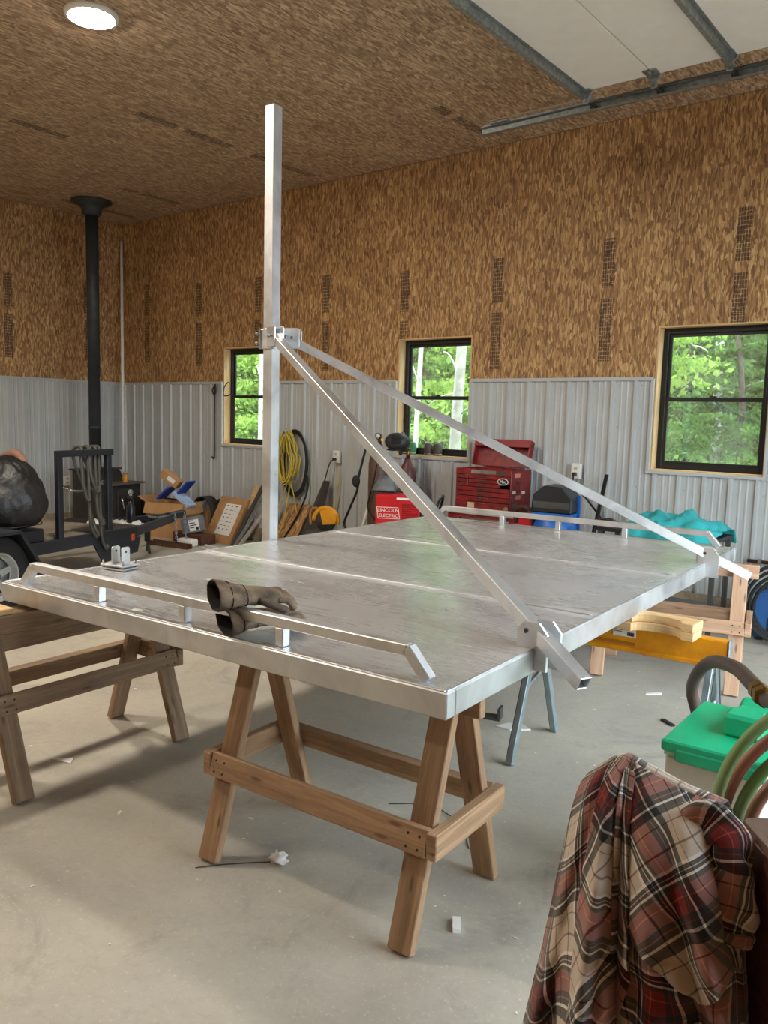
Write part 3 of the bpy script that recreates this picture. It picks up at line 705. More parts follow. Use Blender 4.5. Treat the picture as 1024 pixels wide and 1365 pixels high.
# ================================================================== SAWHORSES
def sawhorse(name, loc, rz, L, H, spread, mt, label, zs=.4, beam=(.038, .089), over=.06, top2=None):
    e = empty(name, loc, rz, label, 'sawhorse', 'wooden sawhorses under the platform'); a = L/2
    MB().bar((-a-over, 0, H-beam[1]/2), (a+over, 0, H-beam[1]/2), beam[0], beam[1]).build('top_beam', mt, e, bevel=.003)
    for sx in (-1, 1):
        for sy in (-1, 1):
            p, q = V((sx*(a-.05), sy*(beam[0]/2+.026), H-.018)), V((sx*(a-.05), sy*spread, .008))
            MB().bar(p, q, .089, .038, (0, 1, .3)).build('leg', mt, e, bevel=.003)
    def yo(z): return (beam[0]/2+.022)+(spread-beam[0]/2-.022)*(H-z)/H + .019*1.05
    sl = math.atan2(spread-beam[0]/2-.022, H)
    for sy in (-1, 1):
        z = zs-.045; MB().bar((-a-.0, sy*(yo(z)+.019), z), (a+.0, sy*(yo(z)+.019), z), .038, .089, (0, -sy*math.sin(sl), math.cos(sl))).build('side_stretcher', mt, e, bevel=.003)
    for sx in (-1, 1):
        z = zs-.045; w = yo(z)+.039
        o = MB().bar((sx*(a+.0195), -w, z), (sx*(a+.0195), w, z), .038, .089).build('end_stretcher', mt, e, bevel=.003)
    m = MB()
    for sx in (-1, 1):
        for sy in (-1, 1):
            for dx, dz in ((-.022, -.02), (.022, -.02), (-.022, .02), (.022, .02)):
                z = zs-.045+dz; m.lathe([(.005, 0), (.005, .002)], (sx*(a-.05)+dx, sy*(yo(z)+.0375), z), (0, sy*math.cos(sl), math.sin(sl)), 6)
    m.build('screw_head', BLK, e)
    return e
sawhorse('sawhorse', (-1.90, 2.235, 0), math.radians(3), .99, .815, .285, WOOD, 'brown lumber sawhorse under the near corner of the platform', .405)
s2 = sawhorse('sawhorse', (-3.605, 2.13, 0), math.radians(93), .98, .70, .275, WOLD, 'weathered lumber sawhorse at left end of the platform with timbers on top', .465)
sawhorse('sawhorse', (-1.84, 5.53, 0), math.radians(13), .95, .815, .285, WPNK, 'pinkish lumber sawhorse under the far right corner of the platform', .47)
# timbers stacked on the left sawhorse
for k, (x, z, w, h, mt, y0, y1, lab) in enumerate(((-3.60, .745, .14, .089, WOLD, 1.15, 2.62, 'thick weathered timber lying on the left sawhorse under the platform'),
        (-3.60, .8025, .14, .025, WNEW, 1.2, 1.80, 'pale board lying on the thick timber at left end of the platform'),)):
    m = MB(); m.bar((x, y0, z), (x, y1, z), w, h); tag(m.build('timber', mt, bevel=.003), lab, 'timber')
# steel sawhorse with yellow beam
ys = empty('steel_sawhorse', (-1.49, 3.79, 0), math.radians(4), 'yellow beamed steel sawhorse with grey folding legs under right side of the platform', 'sawhorse')
MB().box(-.50, .50, -.03, .03, .615, .745).box(-.50, .50, -.042, -.03, .615, .64).box(-.50, .5, .03, .042, .615, .64).build('beam', YEL, ys, bevel=.006)
MB().box(-.16, .08, -.0345, -.03, .650, .665).build('beam_slot', mat('yellow slot', 'a86a0c', .6), ys)
lb = MB().box(-.03, .08, -.0335, -.0301, .69, .745).build('beam_sticker', PAPER, ys)
m = MB()
for k in range(12): m.box(.04+k*.0028, .0415+k*.0028+.001*(k % 3 == 0), -.0345, -.0334, .695, .713)
for k in range(4): m.box(-.025, .03-.006*k, -.0345, -.0334, .735-.008*k, .738-.008*k)
m.box(-.025, .073, -.0345, -.0334, .7405, .7445); m.build('sticker_print', BLK, lb)
for sx in (-1, 1):
    for sy in (-1, 1):
        p, q = V((sx*.43, sy*.03, .64)), V((sx*.43, sy*.285, .004))
        m = MB(); m.hollow(p, q, .042, .03, .004, (1, 0, 0)); lg = m.build('leg', STEELB, ys, bevel=.002)
        d = (q-p).normalized(); MB().bar(p+d*.05+V((sx*.0225, 0, 0)), q-d*.02+V((sx*.0225, 0, 0)), .004, .013, (0, sy, .3)).build('leg_groove', DGRY, lg)
        MB().bar(q-d*.05, q-d*.002, .046, .034, (1, 0, 0)).build('foot_cap', STEELB, lg)
    MB().tube(smoothpath([(sx*.43, -.145, .36), (sx*.43, -.03, .385), (sx*.43, .03, .40), (sx*.43, .115, .425)], 3), .012, 6).build('spreader', GALV, ys)
    MB().box(sx*.502-.004, sx*.502+.004, -.036, .036, .61, .75).build('end_cap', GALV, ys, bevel=.003)
# two notched cut-offs on the yellow beam
def notched(z, x0, y0, rz, lab, flip=False):
    W_, D_, R_ = .36, .13, .11
    P = [(0, 0)] + [(W_/2+.01-R_*math.cos(a)*1.05, .07*math.sin(a)) for a in [PI*i/12 for i in range(13)]] + [(W_, 0), (W_, D_), (0, D_)]
    m = MB().prism(P, (0, 0, 0), X3, Y3, Z3, .038); o = m.build('notched_board', WNEW, bevel=.002); o.location = (x0, y0, z); o.rotation_euler = (0, 0, rz); tag(o, lab, 'wood offcut')
notched(.746, -1.47, 3.66, .02, 'lower pale pine offcut with arc notch on the yellow sawhorse')
notched(.785, -1.475, 3.685, -.03, 'upper pale pine offcut with arc notch stacked on another offcut')
# ================================================================== FOREGROUND RIGHT: chair with shirt, green-lidded box, hoses, cabinet
COLS = [[(-0.597, 1.508, 1.049), (-0.639, 1.468, 0.998), (-0.646, 1.419, 0.882), (-0.648, 1.375, 0.761), (-0.65, 1.333, 0.659), (-0.656, 1.283, 0.53)], [(-0.582, 1.497, 1.061), (-0.593, 1.431, 1.021), (-0.583, 1.347, 0.921), (-0.572, 1.289, 0.821), (-0.555, 1.238, 0.728), (-0.541, 1.184, 0.629)], [(-0.567, 1.496, 1.066), (-0.558, 1.42, 1.018), (-0.535, 1.347, 0.924), (-0.511, 1.288, 0.834), (-0.492, 1.239, 0.745), (-0.471, 1.19, 0.65)], [(-0.541, 1.491, 1.063), (-0.521, 1.421, 1.001), (-0.496, 1.364, 0.917), (-0.473, 1.319, 0.835), (-0.449, 1.273, 0.746), (-0.428, 1.236, 0.644)], [(-0.492, 1.489, 1.051), (-0.463, 1.402, 0.999), (-0.44, 1.344, 0.92), (-0.422, 1.309, 0.848), (-0.405, 1.284, 0.761), (-0.386, 1.258, 0.653)], [(-0.442, 1.488, 1.04), (-0.413, 1.415, 0.994), (-0.384, 1.362, 0.92), (-0.367, 1.339, 0.844), (-0.348, 1.316, 0.758), (-0.332, 1.301, 0.655)], [(-0.403, 1.493, 1.033), (-0.372, 1.458, 0.986), (-0.341, 1.421, 0.91), (-0.322, 1.399, 0.833), (-0.304, 1.374, 0.745), (-0.288, 1.359, 0.641)], [(-0.384, 1.506, 1.025), (-0.359, 1.529, 0.958), (-0.341, 1.529, 0.86), (-0.328, 1.525, 0.764), (-0.313, 1.52, 0.654), (-0.297, 1.503, 0.539)]]
def cr(P, t):
    n = len(P)-1; x = min(max(t, 0), .99999)*n; i = int(x); f = x-i
    a = P[max(i-1, 0)]; b = P[i]; c = P[i+1]; d = P[min(i+2, n)]
    return .5*((2*b)+(c-a)*f+(2*a-5*b+4*c-d)*f*f+(3*b-a-3*c+d)*f**3)
CV = [[V(p) for p in c] for c in COLS]
def shirt_pt(s, t):
    return cr([cr(c, t) for c in CV], s)
NRM = V((.30, -.95, .1)).normalized()
def folds(s, t):
    w = min(1, t*2.2)*(.35+.65*t)
    f = 0
    for (s0, sl, wd, am) in ((.11, -.06, .035, .030), (.21, -.10, .045, -.028), (.30, -.09, .03, .034), (.385, -.03, .03, -.034), (.50, .05, .05, .020), (.60, .14, .045, -.026), (.69, .10, .05, .026), (.80, .08, .04, -.022), (.90, .02, .035, .018)):
        f += am*math.exp(-((s-s0-sl*t)/wd)**2)
    f += .007*math.sin(23*s+9*t+2*math.sin(7*t))+.005*math.sin(41*t-17*s)
    return f*w*1.3
sh = empty('flannel_shirt', (-.47, 1.5, 0), 0, 'red, tan and black plaid flannel shirt draped over a chair back, lower right', 'shirt')
OFF = V((-.47, 1.5, 0))
def cloth(s0, s1, t0, t1, ang, off=0, ns=46, nt=56, fold=1, hem=None, shift=(0, 0)):
    P, UVs = [], []; ca, sa = math.cos(ang), math.sin(ang); xacc = 0; prevm = None
    for i in range(ns+1):
        s = s0+(s1-s0)*i/ns; row, uvr = [], []; te = hem(i/ns) if hem else t1; y = 0; last = None
        mid = shirt_pt(s, .5)
        if prevm is not None: xacc += (mid-prevm).length
        prevm = mid
        for j in range(nt+1):
            t = t0+(te-t0)*j/nt; p = shirt_pt(s, t)
            if last is not None: y += (p-last).length
            last = p
            q = p + NRM*(folds(s, t)*fold+off) - OFF
            row.append(q); ux, uy = xacc*1.12+shift[0]+.35*folds(s, t), y+shift[1]
            uvr.append((ux*ca-uy*sa+5, ux*sa+uy*ca+5))
        P.append(row); UVs.append(uvr)
    return MB().grid(P, UVs)
cloth(0, .20, 0, 1, .30).build('shirt_front', PLAID, sh, solid=.004)
cloth(.185, .44, 0, 1, -.42, .006, hem=lambda k: 1-.26*max(0, (k-.62)/.38)**.6 if k > .62 else 1, shift=(.03, .02)).build('shirt_side', PLAID, sh, solid=.004)
cloth(.335, .435, .05, .70, .12, .016, ns=18, nt=44, shift=(.05, .0), hem=lambda k: .66+.04*k).build('button_placket', PLAID, sh, solid=.004)
cloth(.425, .90, 0, 1, .72, .010, hem=lambda k: .60+.20*min(1, k*1.6)-.35*max(0, k-.62), shift=(.0, .05)).build('shirt_back', PLAID, sh, solid=.004)
cloth(.36, 1.0, .30, 1, .06, -.010, fold=.7, shift=(.02, .03)).build('shirt_tail', PLAID, sh, solid=.004)
# shirt goes over the rail: a back flap
P, UVs = [], []
for i in range(40):
    s = .0+i/39; row, uvr = [], []
    for j in range(16):
        t = j/15; p = shirt_pt(s, 0)+V((.06*t*math.sin(s*9), .055*math.sin(min(1, t*5)*PI/2)+.02*t+.012*math.sin(s*25)*t, .004*math.sin(min(1, t*5)*PI)-.40*max(0, t-.06))); row.append(p-OFF+NRM*.004); uvr.append((s*.3, t*.4))
    P.append(row); UVs.append(uvr)
MB().grid(P[::-1], UVs[::-1]).build('shirt_collar_side', PLAID, sh, solid=-.004)
# sleeve: flattened tube from the shoulder over the right side, ending in a cuff
SL = smoothpath([(-.425, 1.450, 1.000), (-.393, 1.446, 1.012), (-.358, 1.443, .998), (-.340, 1.432, .965), (-.332, 1.424, .940), (-.325, 1.416, .895), (-.324, 1.405, .862), (-.325, 1.398, .838)], 5)
def sleeve(path, r0, r1, uvr, flat=.55, wr=.006):
    P, UVs = [], []; n = 22; L = 0
    for i, p in enumerate(path):
        t = (path[min(i+1, len(path)-1)]-path[max(i-1, 0)]).normalized(); f = i/(len(path)-1)
        a = (RF - t*RF.dot(t)).normalized(); b = t.cross(a); R = r0+(r1-r0)*f; row, u = [], []
        if i: L += (p-path[i-1]).length
        for k in range(n+1):
            q = 2*PI*k/n; w = 1+wr/R*(math.sin(q*3+f*9)+.7*math.sin(f*26+q*2)); row.append(p+a*math.cos(q)*R*flat*w+b*math.sin(q)*R*w-OFF)
            ux, uy = k/n*2*PI*R, L; u.append((ux*math.cos(uvr)-uy*math.sin(uvr), ux*math.sin(uvr)+uy*math.cos(uvr)))
        P.append(row); UVs.append(u)
    return MB().grid(P, UVs)
slv = sleeve(SL[:-4], .034, .029, .15, .5).build('sleeve', PLAID, sh, solid=.003)
sleeve([SL[-5]+(SL[-1]-SL[-5])*k/5 for k in range(6)], .032, .031, 0, .6, .002).build('cuff', PLAID, slv, solid=.005)
# a plain steel chair carries the shirt
ch = empty('chair', (-.46, 1.55, 0), 0, 'dark steel chair hidden under the plaid shirt', 'chair')
m = MB(); m.tube(smoothpath([(-.125, .09, 0), (-.125, .03, .5), (-.122, -.03, .98), (-.10, -.045, 1.035), (0, -.048, 1.03), (.06, -.045, 1.005), (.08, -.03, .95), (.085, .03, .5), (.085, .09, 0)], 5), .011, 8); m.build('back_frame', DGRY, ch)
m = MB(); m.box(-.13, .09, -.30, .04, .42, .44); m.build('seat', DGRY, ch, bevel=.005)
for x in (-.115, .075): MB().tube([(x, -.28, .42), (x, -.30, 0)], .011, 8).build('leg', DGRY, ch)
# dark wooden cabinet at the frame edge
cab = empty('cabinet', (-.128, 1.565, 0), math.radians(38.2), 'dark stained wooden cabinet at the lower right edge of the picture', 'cabinet')
MB().box(-.20, .28, -.09, .09, 0, .985).build('body', DWOOD, cab, bevel=.004)
MB().box(-.205, .285, -.10, .095, .985, 1.012).build('top', mat('cabinet top edge', '7d675e', .4), cab, bevel=.006)
MB().box(-.14, .26, -.094, -.09, .05, .93).build('door', DWOOD, cab, bevel=.002)
# box with green lid
gbx = empty('storage_box', (-.735, 2.945, 0), math.radians(1.4), 'beige box with a green plastic lid in front of the yellow sawhorse', 'box'); gbx.scale = (1, .9, 1)
m = MB(); P = [(-.155, -.265), (.155, -.265), (.155, .265), (-.155, .265)]
q = len(m.v)
for z, k in ((0, .94), (.60, 1)):
    for x, y in P: m.v.append((x*k, y*k, z))
for i in range(4): m.face((q+i, q+(i+1) % 4, q+4+(i+1) % 4, q+4+i))
m.face((q+3, q+2, q+1, q)); m.face((q+4, q+5, q+6, q+7)); m.build('body', BEIGE, gbx, bevel=.012)
m = MB(); m.box(-.168, .168, -.278, .278, .612, .652); m.box(-.12, .168, -.283, -.27, .585, .63); lid = m.build('lid', GRN, gbx, bevel=.010)
m = MB(); m.box(-.158, .158, -.268, .268, .598, .614); m.build('lid_rim', mat('pale green rim', '9fd0a8', .5), lid)
m = MB(); m.prism([(-.09, 0), (-.08, .078), (.01, .082), (.09, .055), (.15, .055), (.20, .072), (.24, .066), (.255, 0)], (-.015, 0, .650), Y3, Z3, X3, .125)
m.build('lid_handle', GRN, lid, bevel=.012)
m = MB(); m.lathe([(.006, 0), (.006, .003)], (-.02, -.2645, .42), -Y3, 8); m.build('screw', DGRY, gbx)
# brown hose with brass fitting
bh = empty('rubber_hose', (-.98, 3.42, 0), 0, 'thick brown rubber hose with brass fitting looping behind the green lid', 'hose'); o0 = V((-.98, 3.42, 0))
pts = smoothpath([V(p)-o0 for p in ((-.90, 3.47, .02), (-.965, 3.45, .25), (-.985, 3.40, .493), (-1.003, 3.35, .624), (-.94, 3.2, .753), (-.846, 3.05, .851), (-.704, 2.8, .916), (-.589, 2.55, .948), (-.55, 2.47, .953))], 7)
MB().tube(pts, .024, 14).build('hose', HBRN, bh)
a, b = V((-.555, 2.48, .953))-o0, V((-.515, 2.395, .958))-o0; d = (b-a).normalized()
MB().lathe([(.020, -.02), (.029, -.02), (.029, .02), (.022, .022), (.022, .04), (.031, .042), (.031, .075), (.018, .077), (.018, .10)], a, d, 6, True).build('fitting', BRASS, bh)
MB().tube(smoothpath([b, V((-.438, 2.25, .98))-o0, V((-.30, 2.05, .90))-o0, V((-.2, 1.95, .5))-o0, V((-.2, 1.95, .03))-o0], 6), .020, 12).build('hose_tail', HBRN, bh)
# coil of red and green welding hose on a steel stand
hs = empty('hose_stand', (-.20, 1.80, 0), math.radians(38.2), 'steel hose stand behind the dark cabinet at right edge', 'stand')
MB().box(-.15, .15, -.12, .12, 0, .02).build('base', DGRY, hs); MB().bar((0, 0.04, .02), (0, .04, 1.17), .03, .03).build('post', DGRY, hs); MB().bar((0, .04, 1.15), (0, -.14, 1.15), .03, .02).build('hook', DGRY, hs)
hc = empty('welding_hose', (-.2, 1.78, .95), 0, 'coil of paired green and red welding hoses hanging at right edge', 'hose'); o0 = V((-.2, 1.78, .95))
ex, ez = RR, V((-.09, .07, .99)).normalized(); C0 = V((-.242, 1.774, .952))-o0
for k, (nm, mt, R, dx, dz, dep) in enumerate((('green_hose', HGRN, .226, 0, 0, -.02), ('red_hose', HRED, .216, .010, -.026, -.012), ('green_hose', HGRN, .214, .024, -.055, -.03), ('red_hose', HRED, .206, .036, -.085, -.022))):
    pts = [C0+ex*(dx-.018+R*1.0*math.cos(a))+ez*(dz+R*1.02*math.sin(a))+RF*(dep+.008*math.sin(a*2+k)) for a in [2*PI*i/56 for i in range(56)]]
    MB().tube(pts, .0118, 10, closed=True).build(nm, mt, hc)

# ================================================================== GLOVES
def glove(c, ax, up, label, sgn=1):
    c, ax = V(c), V(ax).normalized(); up = V(up); up = (up-ax*up.dot(ax)).normalized(); sd = ax.cross(up)
    e = empty('work_glove', c, 0, label, 'glove', 'pair of welding gloves')
    def ring(f, rw, rh, n=22, ph=0): return [ax*f+sd*math.cos(2*PI*k/n)*rw*(1+.05*math.sin(k*1.9+ph*2))+up*math.sin(2*PI*k/n)*rh*(1+.06*math.sin(k*2.3+ph)) for k in range(n)]
    prof = [(-.045, .078, .046), (-.04, .081, .049), (-.01, .073, .044), (.02, .064, .037), (.035, .055, .034), (.05, .056, .031), (.062, .049, .033), (.078, .051, .029), (.09, .046, .031), (.11, .047, .028), (.13, .05, .027), (.155, .05, .025), (.175, .046, .022), (.19, .032, .014), (.196, .004, .003)]
    R = [ring(f, a, b, ph=i) for i, (f, a, b) in enumerate(prof)]
    P = [[R[i][k] for i in range(len(R))] for k in range(22)]; MB().grid(P, None, True, True).build('palm', LEA, e)
    R = [ring(f, a, b, ph=0) for f, a, b in [(-.0445, .079, .0475), (-.044, .073, .042), (.0, .064, .036), (.05, .045, .026), (.07, .02, .01), (.071, .001, .001)]]
    P = [[R[i][k] for i in range(len(R))] for k in range(22)]; MB().grid([p[::-1] for p in P], None, True, True).build('lining', LEAIN, e)
    for k in range(4):
        x = -.036+.024*k; L = (.055, .07, .075, .062)[k]
        MB().tube(smoothpath([ax*.165+sd*x, ax*(.165+L*.45)+sd*x*1.15+up*.004*sgn, ax*(.165+L*.8)+sd*x*1.2-up*.010, ax*(.165+L)+sd*x*1.2-up*.028], 4), .0125, 9).build('finger', LEA, e)
    MB().tube(smoothpath([ax*.10+sd*.036, ax*.135+sd*.062-up*.004, ax*.165+sd*.072-up*.012, ax*.185+sd*.07-up*.02], 4), .014, 9).build('thumb', LEA, e)
    e.scale = (1.12, 1.12, 1.05)
    m = MB()
    for f in (.0, .055): m.tube([p for p in ring(f, .071-.28*f, .0425-.2*f)], .0016, 5, closed=True)
    m.build('seam', LEAIN, e); return e
glove((-2.245, 1.985, .955), (.34, .94, .0), (.1, 0, 1), 'lower dark brown leather glove lying on the deck inside the rail')
glove((-2.255, 1.945, 1.052), (.38, .92, -.10), (.25, -.05, 1), 'upper dark brown leather glove lying across the platform side rail')

# ================================================================== TRAILER
tr = empty('utility_trailer', (-7.03, 4.0, 0), math.radians(106), 'dark steel utility trailer with plank bed, wheel and tongue at left', 'trailer')
TW = 1.5
for s in (.03, TW-.03): MB().bar((-2.6, s, .445), (1.15, s, .445), .06, .115).build('side_rail', BPNT, tr, bevel=.004)
for a in (1.12, -.2, -1.4, -2.57): MB().bar((a, .06, .43), (a, TW-.06, .43), .06, .085).build('cross_beam', BPNT, tr, bevel=.004)
for k in range(8):
    s = .075+k*.17; MB().bar((-2.5, s+.085, .485), (1.08, s+.085, .485), .165, .022).build('bed_plank', WGRY, tr, bevel=.003)
MB().box(.55, 1.15, -.02, .34, .503, .515).build('deck_plate', DGRY, tr)
ax_, ay_ = 2.60, .62
for s in (.12, TW-.12): MB().bar((.75, s, .36), (2.70, TW/2+(-.04 if s < TW/2 else .04), .385), .06, .10).build('tongue_tube', BPNT, tr, bevel=.004)
MB().bar((2.64, TW/2, .40), (2.98, TW/2, .41), .09, .09).build('coupler', BPNT, tr, bevel=.01)
m = MB(); m.prism([(-.35, .0), (.35, 0), (.30, -.16), (-.22, -.2)], (.85, .0, .39), X3, Z3, Y3, .02); m.build('gusset', BPNT, tr)
jk = MB().bar((2.25, TW/2, .40), (2.25, TW/2, .14), .05, .05).build('jack', BLK, tr)
MB().bar((2.25, TW/2, .14), (2.20, TW/2-.07, .0), .03, .02).build('jack_foot', BLK, jk); MB().bar((2.25, TW/2, .14), (2.32, TW/2+.06, .0), .03, .02).build('jack_foot', BLK, jk)
rf = MB().box(1.05, 1.10, -.005, .0, .36, .43).build('reflector', mat('orange reflector', 'c8501e', .3), tr, bevel=.004)
def chain(p, q, sag, n, r=.006, R=.016):
    m = MB(); p, q = V(p), V(q)
    for i in range(n):
        f = (i+.5)/n; c = p.lerp(q, f)-Z3*sag*4*f*(1-f); d = (q-p).normalized()-Z3*sag*4*(1-2*f)/max((q-p).length, .01); d.normalize(); s = d.cross(V((.3, .2, 1))).normalized(); u = s.cross(d)
        w = s if i % 2 else u
        m.tube([c+d*R*1.5*math.cos(a)+w*R*.8*math.sin(a) for a in [2*PI*k/8 for k in range(8)]], r, 5, closed=True)
    return m
o = chain((2.15, TW/2-.1, .46), (2.5, TW/2-.12, .44), .02, 14).build('safety_chain', GALV, tr); o['kind'] = 'stuff'
o = chain((2.66, TW/2-.10, .44), (2.68, TW/2-.11, .12), .0, 10).build('safety_chain', GALV, tr); o['kind'] = 'stuff'
o = chain((2.86, TW/2-.10, .44), (2.88, TW/2-.11, .06), .0, 11).build('safety_chain', GALV, tr); o['kind'] = 'stuff'
# near rack and rear rack
def rack(a0, a1, s, z1, name):
    r = MB().bar((a0-.03, s, z1), (a1+.06, s, z1), .055, .06).build(name, BPNT, tr, bevel=.004)
    for a in (a0, a1): MB().bar((a, s, .50), (a, s, z1-.03), .055, .06, X3).build('rack_post', BPNT, r, bevel=.004)
    return r
rk = rack(.08, .74, .03, 1.30, 'rack'); rack(-2.2, -.42, TW-.2, 1.42, 'rack')
o = chain((.08, .06, 1.02), (.74, .06, 1.02), .09, 26, .005, .012).build('rack_chain', CHR, rk); o['kind'] = 'stuff'
# wheel and fender
wc = V((-.92, -.2, .335))
wh = MB().lathe([(.205, -.095), (.25, -.105), (.315, -.095), (.335, -.07), (.335, .07), (.315, .095), (.25, .105), (.205, .095)], wc, Y3, 40, cap=False).build('tyre', RUB, tr)
m = MB().lathe([(.205, -.085), (.196, -.10), (.188, -.085), (.178, -.03), (.165, -.025)], wc, Y3, 40, cap=False)
m.lathe([(.0, -.05), (.045, -.05), (.05, -.045), (.052, .0), (.205, .0), (.207, .05)], wc, Y3, 32, cap=False)
for k in range(5):
    a = 2*PI*k/5+.3; u, w = V((math.cos(a), 0, math.sin(a))), V((-math.sin(a), 0, math.cos(a)))
    m.prism([(.04, -.035), (.17, -.022), (.17, .022), (.04, .035)], wc-Y3*.045, u, w, Y3, .015)
m.build('rim', mat('silver wheel rim', 'b9bcbb', .4, .3), wh)
MB().lathe([(0, -.085), (.03, -.08), (.034, -.05)], wc, Y3, 14).build('hub', CHR, wh)
fd = MB().bar((-1.45, -.17, .695), (-.74, -.17, .695), .38, .03).build('fender', BPNT, tr, bevel=.005)
MB().bar((-.745, -.17, .69), (-.50, -.17, .33), .38, .03).build('fender_slope', BPNT, fd, bevel=.004)
MB().bar((-.30, .12, .50), (-.30, .12, .64), .06, .06).build('mount', BPNT, tr)
MB().box(-.62, -.1, .04, .50, .50, .62).build('mount_box', BPNT, tr, bevel=.01)
# tarp covered engine
tc = empty('covered_engine', (-7.235, 3.635, .622), 0, 'lumpy load wrapped in black plastic tarp on the trailer fender', 'covered load')
def lump(d):
    a = math.atan2(d.y, d.x); f = 1+.02*math.sin(a*5+d.z*4)+.016*math.sin(d.z*13+a*6+2*math.sin(a*4))+.014*math.sin(a*19-d.z*9+3*math.sin(d.z*7))+.009*math.sin(a*31+d.z*37)
    return f*(1.03+.22*math.exp(-((d.z+.35)/.45)**2))
m = MB().blob((0, 0, .315), (.30, .30, .33), 70, 46, lump)
for i, v in enumerate(m.v): m.v[i] = (v[0], v[1], max(v[2], .008+.02*abs(math.sin(math.atan2(v[1], v[0])*9))))
m.build('tarp', TARP, tc)
m = MB().tube([(.30*math.cos(a), .30*math.sin(a), .05+.008*math.sin(a*5)) for a in [2*PI*k/40 for k in range(40)]], .006, 6, closed=True); m.build('tie_cord', BLK, tc)
ob = empty('strap_roll', (-7.93, 4.05, 1.20), .4, 'tan and black strap bundle beside the rear trailer rack', 'strap')
MB().tube(smoothpath([(-.16, 0, -.06), (-.06, 0, .04), (.04, 0, .07), (.12, 0, .03), (.16, 0, -.06)], 5), .04, 10).build('strap', TAPE, ob); MB().tube(smoothpath([(-.17, -.02, -.10), (-.06, -.02, .0), (.06, -.02, .0), (.10, -.02, -.08)], 5), .035, 8).build('black_strap', BLK, ob)
MB().bar((0, .03, -.72), (0, .03, -.02), .03, .03).build('stake', BPNT, ob)
# cable looped over the rack
cb = empty('cable_coil', (-7.22, 4.45, .3), math.radians(106), 'grey rubber cable looped over the trailer rack', 'cable')
for k, (dx, dn, w, ph) in enumerate(((-.10, .50, .09, .2), (.0, .86, .12, .9), (.09, .75, .10, 1.6), (.14, 1.0, .10, 2.4), (.02, .42, .12, 3.1))):
    zt, zb = 1.045, 1.045-dn; w = w*.9
    pts = [(dx-w*.25, -.035, zt-.06), (dx-w*.12, -.03, zt), (dx, .03, zt+.012), (dx+w*.2, .10, zt-.04), (dx+w*.6, .10, zt-.35*dn), (dx+w*.9, .02, zb+.12), (dx+w*.55, -.07, zb+.01), (dx+.05*w, -.085, zb+.0), (dx-w*.45, -.075, zb+.14), (dx-w*.4, -.055, zt-.4*dn)]
    P = smoothpath(pts+[pts[0]], 5)[:-1]; MB().tube(P, .016, 8, closed=True).build('cable', mat('grey rubber cable', '4a4944', .6), cb)
b = empty('water_bottle', (-7.55, 5.16, .517), 0, 'tall black bottle standing on the trailer deck plate', 'bottle')
MB().lathe([(.042, 0), (.046, .006), (.046, .17), (.028, .20), (.028, .245)], n=20).build('bottle_body', mat('black bottle', '15161a', .35), b); MB().lathe([(.034, .245), (.034, .285), (.02, .292)], n=16).tube(smoothpath([(-.03, 0, .27), (-.03, 0, .31), (.03, 0, .31), (.03, 0, .27)], 4), .006, 6).build('cap', BLK, b)
m = MB()
for k in range(9): m.prism([(0, 0), (.02, .03), (.04, .03), (.06, 0)], (-7.92+.05*k, 4.86+.035*k, .500), (.82, .57, 0), Z3, (-.57, .82, 0), .16)
m.frame_box((-7.68, 5.07, .501), (V((.82, .57, 0)), V((-.57, .82, 0)), Z3), (.27, .09, .003)); tag(m.build('corrugated_sheet', WHITE), 'strip of white corrugated sheet lying on the trailer bed', 'sheet metal')
m = MB().frame_box((-8.16, 4.92, .504), (V((.82, .57, 0)), V((-.57, .82, 0)), Z3), (.16, .12, .006)); tag(m.build('rubber_mat', RUB), 'small dark mat lying on the trailer bed behind the rack', 'mat')

# ================================================================== WOOD STOVE CORNER
st = empty('wood_stove', (-10.16, 6.56, 0), math.radians(18), 'dark step top wood stove with tall black chimney pipe in the left corner', 'stove')
prof = [(-.34, .10), (.34, .10), (.34, .70), (.12, .70), (-.02, .88), (-.34, .88)]
MB().prism(prof, (0, .30, 0), X3, Z3, -Y3, .60).build('firebox', CAST, st, bevel=.006)
MB().box(.09, .40, -.34, .34, .70, .722).build('front_top', mat('stove top plate', '6a6058', .5, .3), st, bevel=.003)
MB().box(-.37, .0, -.34, .34, .88, .90).build('rear_top', CAST, st, bevel=.003)
for x in (-.28, .28):
    for y in (-.25, .25): MB().bar((x, y, 0), (x, y, .10), .05, .05).build('leg', CAST, st)
sd_ = MB().box(.34, .362, -.22, .24, .18, .64).build('stove_door', CAST, st, bevel=.006)
MB().lathe([(.05, 0), (.055, .012), (.035, .016), (.03, .006), (.0, .006)], (.362, .04, .575), X3, 20).build('draft_ring', mat('pale draft ring', 'c9c6be', .5), sd_)
MB().tube(smoothpath([(.362, -.17, .52), (.40, -.18, .50), (.41, -.16, .42), (.40, -.14, .36)], 4), .012, 8).build('door_handle', CHR, sd_)
MB().box(.34, .44, -.24, .24, .11, .135).build('ash_lip', CAST, st)
pp = MB().lathe([(.078, .0), (.078, .55), (.081, .55), (.081, .60), (.078, .60), (.078, 1.30)], (-.19, 0, .90), n=24).build('stove_pipe', PIPEM, st)
MB().lathe([(.083, 1.28), (.083, ZC-1.06)], (-.19, 0, .90), n=24).build('upper_pipe', PIPEM, pp)
MB().lathe([(.095, ZC-1.10), (.125, ZC-1.08), (.135, ZC-1.01), (.17, ZC-.97), (.265, ZC-.93), (.27, ZC-.901)], (-.19, 0, .90), n=28).build('ceiling_collar', PIPEM, pp)
